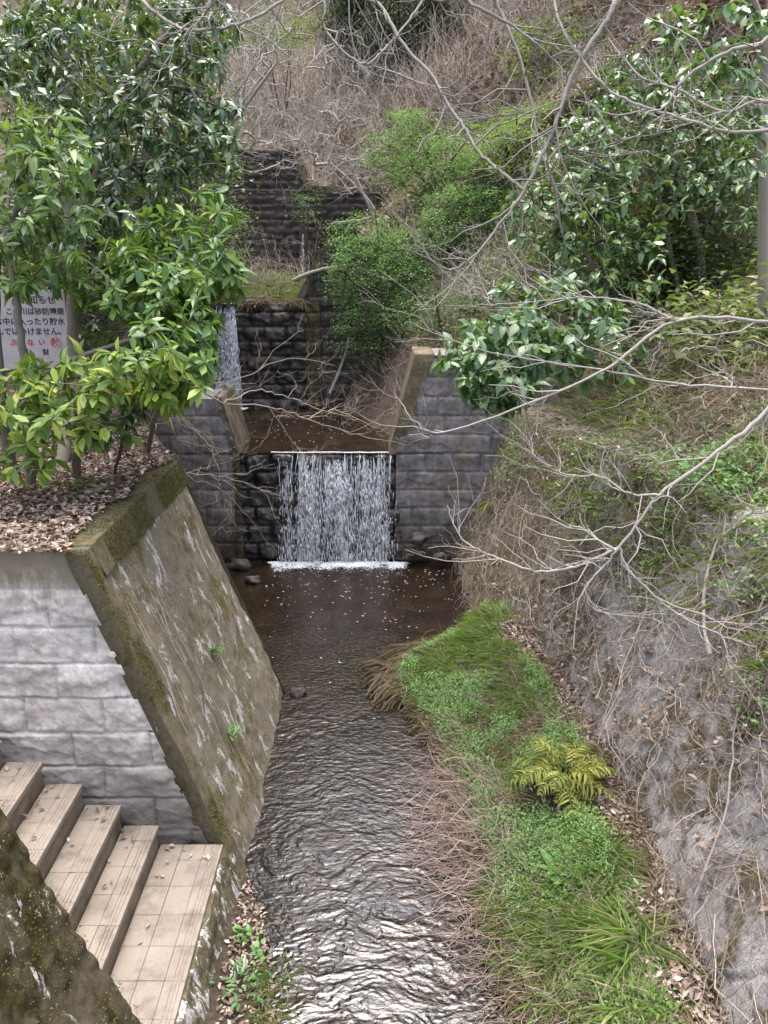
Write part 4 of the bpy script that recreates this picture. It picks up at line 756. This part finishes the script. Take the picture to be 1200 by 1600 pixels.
# dark conifers at the top of the view
for (px, py, w, h_, Yc, lb) in ((615, 70, 50, 70, 27, 'dark conifer standing left of its neighbour at the top centre'), (680, 60, 48, 75, 27.5, 'dark conifer at top centre nearest the brown slope'), (550, 25, 45, 55, 29, 'dark conifer partly hidden by bare twigs at the top')):
    p = atY(px, py + h_ * .6, Yc); b = A(p[0], Yc, gr(p[0], Yc)); T = np.concatenate([blobY(px, py, w, h_, Yc, .8, 170), blobY(px, py - h_, w * .6, h_ * .7, Yc, .6, 60)])
    root = thing('conifer_tree', lb, 'tree', b, 'dark conifers on the hill'); G = Geo(); P, _ = tube(G, [b, b + A(0, 0, 3), b + A(.1, 0, 7)], .16, .05, 7); G.build('trunk', MAT['barkD'], root)
    Q, R, tips, dirs = attract([P], T, .008); m = 40; k = len(tips); G = Geo(); stems(G, Q, R, 4); G.build('branches', MAT['barkD'], root); pp = np.repeat(tips, m, 0) + rng.normal(0, 1, (k * m, 3)) * A(.22, .22, .16)
    G = Geo(); s = rng.uniform(.08, .2, k * m); place(G, *L_LANCE, pp, nrm(hdir(k * m) + rdir(k * m) * .4 + A(0, 0, -.35)), A(0, 0, 1) + rdir(k * m) * .4, s, s * .22); G.build('crown', MAT['lfD'], root)

# ---------------------------------------------------------------- ground cover (uncountable)
def pts_px(x0, x1, y0, y1, n, cond=None):
    px = rng.uniform(x0, x1, n); py = rng.uniform(y0, y1, n); p, ok = hit(px, py); p = p[ok]; 
    return p if cond is None else p[cond(p)]
def litter(name, p, L=.07, kind='stuff', mat='litter', lift=.012):
    n = len(p); G = Geo(); s = L * rng.uniform(.5, 1.35, n); place(G, *L_DRY, p + A(0, 0, lift) + rng.uniform(0, .02, (n, 1)) * A(0, 0, 1), hdir(n) + rdir(n) * .22, A(0, 0, 1) + rdir(n) * .45, s, s * rng.uniform(.4, .65, n)); return tag(G.build(name, MAT[mat]), kind=kind)
x = rng.uniform(-6.9, -2.2, 42000); y = rng.uniform(5.05, 12.2, 42000); e = np.where(y < 7.75, -2.34, -2.34 - (y - 7.75) * .49) + .10 * fbm(y * 3, y * 0, 2, 3); k = x < e
litter('terrace_leaf_litter', np.stack([x, y, np.where((y < 5.6) | (x > -2.7 - .49 * np.maximum(0, y - 7.75)), ZT + .002, np.maximum(gr(x, y), 2.88))], -1)[k], .062)
x = rng.uniform(-1.45, -.5, 3200); y = rng.uniform(2.6, 5.0, 3200); k = (x < xwl(y) + .03) & (x > -1.16 + .3 * (y > 4.2) * 0); litter('stream_edge_leaf_litter', np.stack([x, y, barl(x, y)], -1)[k], .042)
p = pts_px(520, 1200, 0, 420, 26000); p = p[p[:, 1] > 13]; litter('hillside_leaf_litter', p, .16)
p = pts_px(0, 560, 0, 480, 9000); p = p[p[:, 1] > 13]; litter('hillside_leaf_litter', p, .14)
p = pts_px(760, 1200, 380, 1000, 9000, lambda p: p[:, 0] > 2.5); litter('slope_leaf_litter', p, .075)
n = 5200; yv = rng.uniform(2.8, 11.8, n); sv = smax(yv) * rng.uniform(0, 1.25, n); kk = (fbm(yv * 1.2, sv * 1.2, 3, 141) + .35 * ss(1.6, 2.9, sv) - .25 * ss(7.5, 10, yv)) > .05; pv = rev(yv, sv)[kk] + A(-.03, 0, .02); 
litter('revetment_leaf_litter', pv, .065)
n_ = 9000; z_ = rng.uniform(.3, 2.9, n_); y_ = rng.uniform(1.8, 3.17, n_); kf_ = fbm(y_ * 2.5, z_ * 2.5, 3, 79) > -.12; p_ = np.stack([bx(z_) + .02 + .05 * fbm(y_ * 2.2, z_ * 2.2, 5, 25), y_, z_], -1)[kf_]; s_ = rng.uniform(.008, .02, len(p_))
G = Geo(); place(G, *L_TINY, p_, nrm(A(.6, 0, .4) + rdir(len(p_))), rdir(len(p_)), s_, s_ * .45); tag(G.build('moss', MAT['moss']), kind='stuff')
litter('stair_leaf_litter', STAIR_LITTER, .045, lift=.002)
n = 4200; yv = rng.uniform(2.6, 9.2, n); xv = xr(yv) + .30 - np.abs(rng.normal(0, .36, n)); litter('bank_leaf_litter', np.stack([xv, yv, bar(xv, yv)], -1), .055)
# bare brush on the hill
def brush(name, p, H, r, lean=.35, mat='brush', k=5, branches=2):
    n = len(p); s = np.linspace(0, 1, k); h = H * rng.uniform(.5, 1.3, n); d = nrm(A(0, 0, 1) + rng.normal(0, lean, (n, 3)))
    P = p[:, None] + d[:, None] * (s[None] * h[:, None])[..., None] + np.cumsum(rng.normal(0, .05, (n, k, 3)), 1) * h[:, None, None] + A(0, 0, -.25) * (s ** 2)[None, :, None] * h[:, None, None]; P[:, 0] = p
    R = r * rng.uniform(.6, 1.4, (n, 1)) * (1 - .75 * s)[None]; G = Geo(); stems(G, P, R, 3)
    for b in range(branches):
        i = rng.integers(1, k - 1, n); a = P[np.arange(n), i]; dd = nrm(d + rdir(n) * .8); ll = h * rng.uniform(.2, .5, n); s4 = np.linspace(0, 1, 4)
        Q = a[:, None] + dd[:, None] * (s4[None] * ll[:, None])[..., None] + np.cumsum(rng.normal(0, .05, (n, 4, 3)), 1) * ll[:, None, None]; Q[:, 0] = a; stems(G, Q, r * .6 * (1 - .6 * s4)[None] * np.ones((n, 1)), 3)
    return tag(G.build(name, MAT[mat]), kind='stuff')
p = pts_px(300, 1200, -60, 240, 5200); p = p[p[:, 1] > 22.8]; brush('hillside_brush', p, 1.5, .010)
p = pts_px(0, 520, -40, 460, 1800); p = p[p[:, 1] > 12.8]; brush('hillside_brush', p, 1.3, .008)
p = pts_px(560, 1200, 120, 520, 2200); p = p[p[:, 1] > 12.6]; brush('slope_brush', p, .9, .006)
p = pts_px(850, 1200, 420, 980, 1100, lambda p: p[:, 0] > 2.6); brush('slope_brush', p, .7, .0045, .7)
# bamboo grass on the right slope
def bladefield(name, p, L, Wd, mat, m=1, up=.8, tmpl=L_BLADE, spreadr=.05, lift=0.0):
    n = len(p) * m; L = np.repeat(L, m) if np.ndim(L) else L; q = np.repeat(p, m, 0) + rng.normal(0, spreadr, (n, 3)) * A(1, 1, 0) + A(0, 0, lift) * rng.uniform(0, 1, (n, 1)); d = nrm(hdir(n) + A(0, 0, up) + rng.normal(0, .2, (n, 3))); s = L * rng.uniform(.5, 1.35, n)
    G = Geo(); place(G, *tmpl, q, d, A(0, 0, 1.0) - d * .3 + rdir(n) * .3, s, np.full(n, Wd) * rng.uniform(.7, 1.3, n)); return tag(G.build(name, MAT[mat]), kind='stuff')
p = pts_px(860, 1200, 330, 960, 2800, lambda p: p[:, 0] > 2.7); k = fbm(p[:, 0] * .9, p[:, 1] * .9, 4, 151) > .06; bladefield('bamboo_grass', p[k], .24, .022, 'sasa', 6, .5, L_LANCE, .12, .35)
p = pts_px(860, 1200, 330, 1000, 1900, lambda p: p[:, 0] > 2.6); bladefield('dry_bamboo_grass', p, .26, .014, 'dry', 5, .2, L_LANCE, .12, .25)
p = pts_px(820, 1200, 640, 1000, 800, lambda p: p[:, 0] > 2.4); bladefield('slope_herbs', p, .05, .028, 'herb', 28, .5, L_TINY, .10, .10)
p = pts_px(600, 1000, 180, 560, 900); p = p[p[:, 1] > 12.6]; bladefield('ravine_undergrowth', p, .09, .05, 'lfS2', 10, .4, L_TINY, .18, .35)
p = pts_px(0, 380, 250, 620, 500); p = p[p[:, 1] > 12.4]; bladefield('terrace_undergrowth', p, .16, .05, 'lfB', 10, .4, L_LANCE, .2, .5)
p = pts_px(820, 1200, 420, 1050, 4600, lambda p: p[:, 0] > 2.3); brush('slope_dry_stems', p, .6, .0026, 1.0, 'vine', 6, 2)
# plants at the revetment top
n = 560; yv = rng.uniform(3, 11.5, n); sv = smax(yv) * rng.uniform(.62, 1.2, n); kk = fbm(yv * .9, sv, 3, 161) > -.05; bladefield('revetment_herbs', rev(yv, sv)[kk], .05, .028, 'herb', 22, .6, L_TINY, .08, .08)
n = 420; yv = rng.uniform(3, 11.5, n); sv = smax(yv) * rng.uniform(.75, 1.25, n); bladefield('revetment_grass', rev(yv, sv), .2, .011, 'sasa', 8, .3, L_BLADE, .06)
# dry vines over the revetment
def vines(name, n, L, r, s0, y0, mat='vine', sag=-.8, seed=0, off=.05):
    k = 9; y = rng.uniform(*y0, n); s = smax(y) * rng.uniform(*s0, n); a = np.where(rng.uniform(0, 1, n) < .6, rng.normal(-1.57, .6, n), rng.uniform(-3.1, 3.1, n)); st = L * rng.uniform(.4, 1.3, n) / k; P = np.zeros((n, k, 3)); o = rng.uniform(.0, off, n)
    for i in range(k):
        lift = o + .09 * np.sin(math.pi * i / (k - 1)) * rng.uniform(.0, 1, n); P[:, i] = rev(np.clip(y, .6, 12.0), np.clip(s, 0, 4)) + lift[:, None] * A(-.92, 0, .38); a = a + rng.normal(0, .38, n); y = y + np.cos(a) * st; s = s + np.sin(a) * st * .9
    G = Geo(); stems(G, P, r * rng.uniform(.5, 1.5, (n, 1)) * np.linspace(1, .4, k)[None], 4); return tag(G.build(name, MAT[mat]), kind='stuff')
vines('dry_vines', 2500, .9, .0022, (.10, 1.25), (2.6, 11.9), off=.16); vines('dry_vines', 170, 1.8, .0045, (.3, 1.2), (2.8, 10.5), off=.16); n = 1500; yv = rng.uniform(2.8, 9.5, n); sv = smax(yv) * rng.uniform(.25, 1.2, n); kk = fbm(yv * 1.1, sv * 1.3, 3, 211) > -.05; brush('revetment_tangle', rev(yv, sv)[kk] + A(-.04, 0, .02), .34, .0018, 1.3, 'vine', 6, 2)
p = rev(rng.uniform(3, 11, 700), rng.uniform(1.6, 3.6, 700)); brush('revetment_brush', p, .45, .0026, .9, 'vine')
p = pts_px(540, 760, 440, 640, 900); p = p[(p[:, 1] > 12.7)]; brush('bank_dead_stems', p, .7, .005, .8, 'vine', 5, 1)
# the grassy bar
yv = rng.uniform(2.5, 9.1, 14000); tv = rng.uniform(0, 1, 14000); xv = xw(yv) + .03 + tv * (xr(yv) + .24 - xw(yv)); dens = fbm(xv * 1.3, yv * 1.1, 3, 171) + ip(yv, [2.5, 4.6, 5.1, 6.2, 7, 9.3], [.25, .1, -.05, .35, .6, .45]) - 1.0 * ss(.66, .98, tv)
P0 = np.stack([xv, yv, bar(xv, yv)], -1); hgt = .06 + .15 * np.clip(fbm(xv * 2.2, yv * 2.2, 3, 175) * 1.6 + .35, 0, 1); k = (dens > .02) & ((yv < 7.4) | (rng.uniform(0, 1, 14000) < .5)); bladefield('bank_grass', P0[k], hgt[k], .0048, 'grass', 4, 1.5, L_BLADE, .035)
k2 = (fbm(xv * 1.6, yv * 1.4, 3, 177) > -.12) & (dens > .05) & (rng.uniform(0, 1, 14000) < .36) & (yv > 4.3); bladefield('bank_weeds', P0[k2], .026, .010, 'herb', 26, .7, L_TINY, .035, .20)
k2 = (fbm(xv * 1.6, yv * 1.4, 3, 178) > .12) & (dens > .05) & (rng.uniform(0, 1, 14000) < .25); bladefield('bank_weeds', P0[k2], .036, .022, 'lfS2', 12, .9, L_TINY, .05, .10)
k3 = ((fbm(xv * 1.8, yv * 1.8, 3, 179) > .02) | (tv < .14)) & (rng.uniform(0, 1, 14000) < .55); bladefield('bank_dry_grass', P0[k3], .19, .0042, 'dry', 5, .5, L_BLADE, .05)
k = (dens > .1) & (rng.uniform(0, 1, 14000) < .12); brush('bank_dead_stems', P0[k], .34, .0018, .8, 'vine', 5, 2)
# grass on the sediment above the middle weir and along edges
p = np.stack([rng.uniform(-3.6, -1.5, 700), rng.uniform(16.35, 20.5, 700)], -1); p = np.c_[p, gr(p[:, 0], p[:, 1])]; kk = fbm(p[:, 0] * 1.5, p[:, 1] * 1.5, 2, 191) > .08; bladefield('sediment_grass', p[kk], .36, .010, 'sasa', 6, 1.0, L_BLADE, .10); bladefield('sediment_dry_grass', p[::2], .42, .009, 'dry', 5, .5, L_BLADE, .10); brush('sediment_dead_stems', p[::2], .7, .006, .6, 'vine'); bladefield('sediment_herbs', p[::3], .06, .03, 'lfS2', 12, .6, L_TINY, .15, .2)
p = np.stack([rng.uniform(-3.5, -1.7, 240), rng.uniform(16.2, 16.6, 240)], -1); p = np.c_[p, np.full(240, 4.08)][fbm(p[:, 0] * 2.5, p[:, 0] * 0, 2, 5) > -.1]; bladefield('weir_crest_dry_grass', p, .34, .007, 'dry', 6, .35, L_BLADE, .07); brush('weir_crest_dead_stems', p[::2], .45, .004, 1.0, 'vine')
# ---------------------------------------------------------------- single plants on the banks
def tuft(name, label, cat, c, n, L, Wd, mat, up=.7, r=.06, tmpl=L_BLADE, group=None):
    c = np.asarray(c, float); q = c + rng.normal(0, r, (n, 3)) * A(1, 1, .1); d = nrm(hdir(n) + nrm((q - c) * A(1, 1, 0)) * .6 + A(0, 0, up)); s = L * rng.uniform(.55, 1.25, n); G = Geo(); place(G, *tmpl, q, d, A(0, 0, 1) - d * .3 + rdir(n) * .15, s, np.full(n, Wd) * rng.uniform(.7, 1.2, n)); return tag(G.build(name, MAT[mat]), label, cat, group)
def barp(px, py): p, ok = hit([px], [py]); return p[0]
c = gp(222, 735); tuft('grass_tuft', 'green grass tuft in the leaf litter near the terrace corner', 'grass', c, 260, .30, .008, 'herb', 1.0, .10)
tuft('grass_tuft', 'yellowish grass tuft beside the terrace coping', 'grass', gp(262, 752), 90, .16, .008, 'grass', .8, .07)
tuft('grass_tuft', 'light grass tuft between the tree trunks on the terrace', 'grass', gp(140, 775), 150, .20, .006, 'grass', 1.0, .12)
tuft('dry_grass_tuft', 'tan dry grass tuft overhanging the water at the tip of the bank', 'grass', A(.30, 7.95, .12), 620, .42, .007, 'dry', .25, .13)
tuft('dry_grass_tuft', 'second dry grass tuft behind the tip of the bank', 'grass', A(.62, 8.3, .2), 420, .36, .006, 'dry', .5, .14)
tuft('dry_grass_tuft', 'dry grass tuft under the yellow fern', 'grass', barp(815, 1250), 240, .22, .006, 'dry', .4, .10)
tuft('dry_grass_tuft', 'dry straw tuft at lower middle of the bank', 'grass', barp(850, 1440), 380, .22, .005, 'dry', .35, .20)
tuft('grass_tuft', 'bright long grass tuft at the lower right of the bank', 'grass', barp(1000, 1480), 120, .34, .010, 'grass', .9, .07)
tuft('grass_tuft', 'fresh bright green blades at the bottom edge of the bank', 'grass', barp(985, 1590), 130, .26, .014, 'grass', .9, .06)
tuft('grass_tuft', 'green grass blades in the left corner of the lower bank', 'grass', barp(900, 1560), 160, .2, .007, 'grass', .9, .12)
tuft('broadleaf_plant', 'broad leaved dock plant on the bank below the fern', 'plant', barp(890, 1365), 46, .24, .062, 'herb', .65, .05, L_CAM)
tuft('broadleaf_plant', 'broad leaved plant left of the dock beside dry straw', 'plant', barp(815, 1395), 30, .19, .045, 'herb', .7, .04, L_CAM)
tuft('broadleaf_plant', 'small broad leaved rosette at the water side of the bank', 'plant', barp(720, 1165), 26, .16, .035, 'herb', .6, .04, L_CAM)
tuft('broadleaf_plant', 'broad leaved plant left of the yellow fern', 'plant', barp(760, 1250), 30, .17, .045, 'herb', .7, .05, L_CAM)
tuft('dark_fern', 'dark green fern at the foot of the right rock face', 'plant', barp(1005, 1395), 46, .19, .03, 'lfC', .5, .04, L_LANCE)
tuft('low_plant', 'round leaved plant at the foot of the stair footing', 'plant', A(-1.03, 4.30, .12), 30, .055, .035, 'herb', .9, .05, L_CAM)
tuft('low_plant', 'small round leaved plant right of the stair footing', 'plant', A(-.93, 4.12, .11), 18, .055, .035, 'herb', .9, .04, L_CAM)
tuft('low_plant', 'grey green leafy plant among leaves beside the stairs', 'plant', A(-.98, 3.85, .13), 60, .075, .024, 'lfC', .8, .09, L_CAM)
tuft('grass_tuft', 'straggly grass tuft hanging over the water beside the stairs', 'grass', A(-.82, 3.92, .10), 80, .14, .005, 'sasa', .35, .07)
tuft('grass_tuft', 'lower straggly grass tuft at the near stream edge', 'grass', A(-.80, 3.66, .10), 60, .13, .005, 'sasa', .35, .06)
p0 = rev(np.array(11.2), np.array(1.45)) + A(-.08, 0, 0); tuft('wall_fern', 'small yellow green fern growing on the right revetment', 'plant', p0, 22, .26, .05, 'fern', -.5, .03, L_LANCE)
for (px, py, tt, n, lb) in ((398, 1010, 0, 30, 'small weed growing from the middle of the mossy wall'), (390, 1160, 0, 40, 'small weed low on the mossy wall above the water')):
    y = 6.4 if py < 1100 else 5.9; z = 1.35 if py < 1100 else .75; tuft('wall_weed', lb, 'plant', A(bx(z) + .03, y, z), n, .08, .02, 'herb', .6, .03, L_CAM)
# yellow fern
c = barp(880, 1240) + A(0, 0, .08); FR = thing('fern', 'yellow green fern clump on the grassy bank', 'fern', c)
for i in range(34):
    a = i * 2.4 + rng.normal(0, .2); L = rng.uniform(.40, .68); el = rng.uniform(.6, 1.4); u = np.linspace(0, 1, 14); hd = A(math.cos(a), math.sin(a), 0)
    P = c + hd * (u * L * math.cos(el * .75))[:, None] + A(0, 0, 1) * (L * (1.15 * math.sin(el) * u - .72 * u ** 2))[:, None] + A(0, 0, .04) + A(-hd[1], hd[0], 0) * (rng.normal(0, .08) * u ** 2)[:, None]
    G = Geo(); stems(G, P[None], np.linspace(.004, .0015, 14)[None], 4); T = nrm(np.gradient(P, axis=0)); S = nrm(np.cross(T, A(0, 0, 1))); U = np.cross(S, T)
    w = (.135 * np.sin(np.clip((u - .1) / .9, 0, 1) ** .8 * math.pi * .85 + .3)[3:] + .012) * rng.uniform(.8, 1.1)
    for sg in (-1, 1): place(G, *L_LANCE, P[3:], S[3:] * sg + T[3:] * .75 + rng.normal(0, .16, (11, 3)), U[3:] + rng.normal(0, .25, (11, 3)), w, np.full(11, .021))
    G.build('frond', MAT['fern'], FR)
# reddish dead stems leaning into the water
def deadbrush(label, c, n, L, r, dirx, spread, mat='redtwig'):
    c = np.asarray(c, float); base = c + rng.normal(0, 1, (n, 3)) * A(*spread); base[:, 2] = np.maximum(bar(base[:, 0], base[:, 1]), .0); s = np.linspace(0, 1, 7); ln = L * rng.uniform(.4, 1.25, n)
    d = nrm(np.asarray(dirx) + rng.normal(0, .55, (n, 3)) + A(0, 0, .1)); P = base[:, None] + d[:, None] * (s[None] * ln[:, None])[..., None] + np.cumsum(rng.normal(0, .05, (n, 7, 3)), 1) * ln[:, None, None] + A(0, 0, -.35) * (s ** 2)[None, :, None] * ln[:, None, None]
    P[..., 2] = np.maximum(P[..., 2], .012); G = Geo(); stems(G, P, r * rng.uniform(.5, 1.4, (n, 1)) * (1 - .7 * s)[None], 4); return tag(G.build('dead_brush', MAT[mat]), label, 'dead brush')
deadbrush('tangle of reddish dead stems drooping into the stream from the middle of the bank', (.88, 5.5, .3), 620, .74, .0040, (-.9, .1, .50), (.15, .45, 0))
deadbrush('dead stems trailing in the water at the lower bank', (1.02, 4.6, .3), 420, .62, .0036, (-.8, -.1, .35), (.14, .42, 0))
deadbrush('tan dead straw and twigs at the bottom edge of the bank', (1.2, 3.75, .3), 300, .42, .0028, (-.5, -.2, .4), (.2, .35, 0), 'vine')
deadbrush('reddish dry twigs between the grassy bank and the right rock face', (1.6, 7.6, .5), 130, .5, .003, (0, 0, .8), (.15, .6, 0))
# fallen branches
def fallen(label, pts, r0, r1, mat='barkG', tw=5):
    root = None; G = Geo(); P, rr = tube(G, pts, r0, r1, 6, 6, .006); Q, R = twigs(P, rr, tw, .25); stems(G, Q, R, 4); return tag(G.build('fallen_branch', MAT[mat]), label, 'branch')
fallen('short broken branch at the water edge where the grassy bank begins', [A(1.22, 9.72, .10), A(1.36, 9.66, .13), A(1.5, 9.6, .14)], .035, .028, 'barkG', 2)
fallen('pale crooked dead branch on the middle weir by the grass', [atY(458, 438, 16.3), atY(490, 425, 16.2), atY(520, 418, 16.1), atY(540, 415, 16.1)], .05, .03, 'barkL', 4)
fallen('pale forked dead branch leaning beside the green shrub above the upper pool', [atY(515, 615, 15.2), atY(530, 580, 15.3), atY(540, 550, 15.4), atY(545, 525, 15.5)], .035, .02, 'barkL', 4)
p = [rev(np.array(y_), np.array(s_)) + A(-.10, 0, .06) for y_, s_ in ((5.2, 2.1), (5.55, 2.35), (5.9, 2.75), (5.8, 3.2))]; fallen('thick pale dead branch lying on the right revetment', p, .020, .010, 'barkL', 6)
p = [rev(np.array(y_), np.array(s_)) + A(-.10, 0, .05) for y_, s_ in ((3.9, 1.0), (4.2, 1.5), (4.6, 1.9), (4.75, 2.6))]; fallen('long pale vine stem curving down the rock at lower right', p, .010, .005, 'barkL', 8)
fallen('thin dry stick lying on the terrace coping', [at(70, 800, 6.6), at(110, 845, 6.1), at(155, 870, 5.8)], .012, .006, 'vine', 3)
G = Geo(); pts = [atY(x_, y_, 5.0 + .2 * (z_ > 1.4)) for x_, y_, z_ in ((0, 0, 0),)] if False else None
# dry stalks hanging on the mossy wall
n = 26; z0 = rng.uniform(1.2, 2.6, n); y0 = rng.uniform(5.15, 5.9, n); s = np.linspace(0, 1, 6); L = rng.uniform(.3, .9, n); zz = z0[:, None] - s[None] * L[:, None]; P = np.stack([bx(zz) + .035 + .03 * rng.uniform(0, 1, (n, 1)) * np.sin(s * 3)[None], y0[:, None] + np.cumsum(rng.normal(0, .03, (n, 6)), 1), zz], -1); G = Geo(); stems(G, P, np.full((n, 6), .003), 4); tag(G.build('hanging_dry_stalks', MAT['vine']), kind='stuff')
# ---------------------------------------------------------------- warning sign
SG = thing('warning_sign', 'grey warning sign board with black and red Japanese text behind leaves', 'sign', (-4.35, 9.12, 2.8))
SD = 9.15; pr = atY(108, 515, SD); zt = atY(60, 453, SD)[2]; zbm = atY(60, 577, SD)[2]; xr_ = pr[0]; W_ = 1.45; H_ = zt - zbm
G = Geo(); box(G, (xr_ - W_ / 2, SD, (zt + zbm) / 2), (W_, .03, H_), bev=.006); G.build('board', MAT['board'], SG, False)
for q in (.10, W_ - .10): G = Geo(); box(G, (xr_ - q, SD + .05, (zt + 2.7) / 2), (.07, .06, zt - 2.7), bev=.008); G.build('post', MAT['post'], SG, False)
def text(body, px, py, size, mat, name='lettering'):
    cu = bpy.data.curves.new(name, 'FONT'); cu.body = body; cu.size = size; cu.extrude = .0015; cu.align_x = 'RIGHT' if px > 100 else 'CENTER'; cu.offset = .0012
    o = bpy.data.objects.new(name, cu); COL.objects.link(o); p = atY(px, py, SD - .0175)
    o.rotation_euler = (math.pi / 2, 0, 0); bpy.context.view_layer.update(); dg = bpy.context.evaluated_depsgraph_get(); me = bpy.data.meshes.new_from_object(o.evaluated_get(dg)); bpy.data.objects.remove(o)
    m2 = bpy.data.objects.new(name, me); COL.objects.link(m2); me.materials.clear(); me.materials.append(mat); m2.parent = SG; m2.rotation_euler = (math.pi / 2, 0, 0); m2.location = tuple(p - parent_origin(SG)); return m2
text('お知らせ', 60, 474, .105, MAT['ink']); text('この川は砂防堰堤', 101, 491, .088, MAT['ink']); text('又は中に入ったり貯水', 102.5, 507, .094, MAT['ink']); text('で遊んではいけません。', 104, 522.5, .094, MAT['ink'])
for ch, px in (('危', -34), ('あ', -4), ('ぶ', 22), ('な', 48.5), ('い', 66), ('険', 87.5)): text(ch, px, 539, .084, MAT['red'])
for px in (87.5, -34):
    G = Geo(); a = np.linspace(0, 2 * math.pi, 29); c = atY(px, 535.5, SD - .0175); r = .060; P = np.stack([c[0] + r * np.cos(a), np.full(29, c[1]), c[2] + r * np.sin(a)], -1); stems(G, P[None], np.full((1, 29), .004), 5); G.build('ring', MAT['red'], SG)
text('札', 43, 553, .08, MAT['ink']); text('財', 72.5, 554, .08, MAT['ink'])
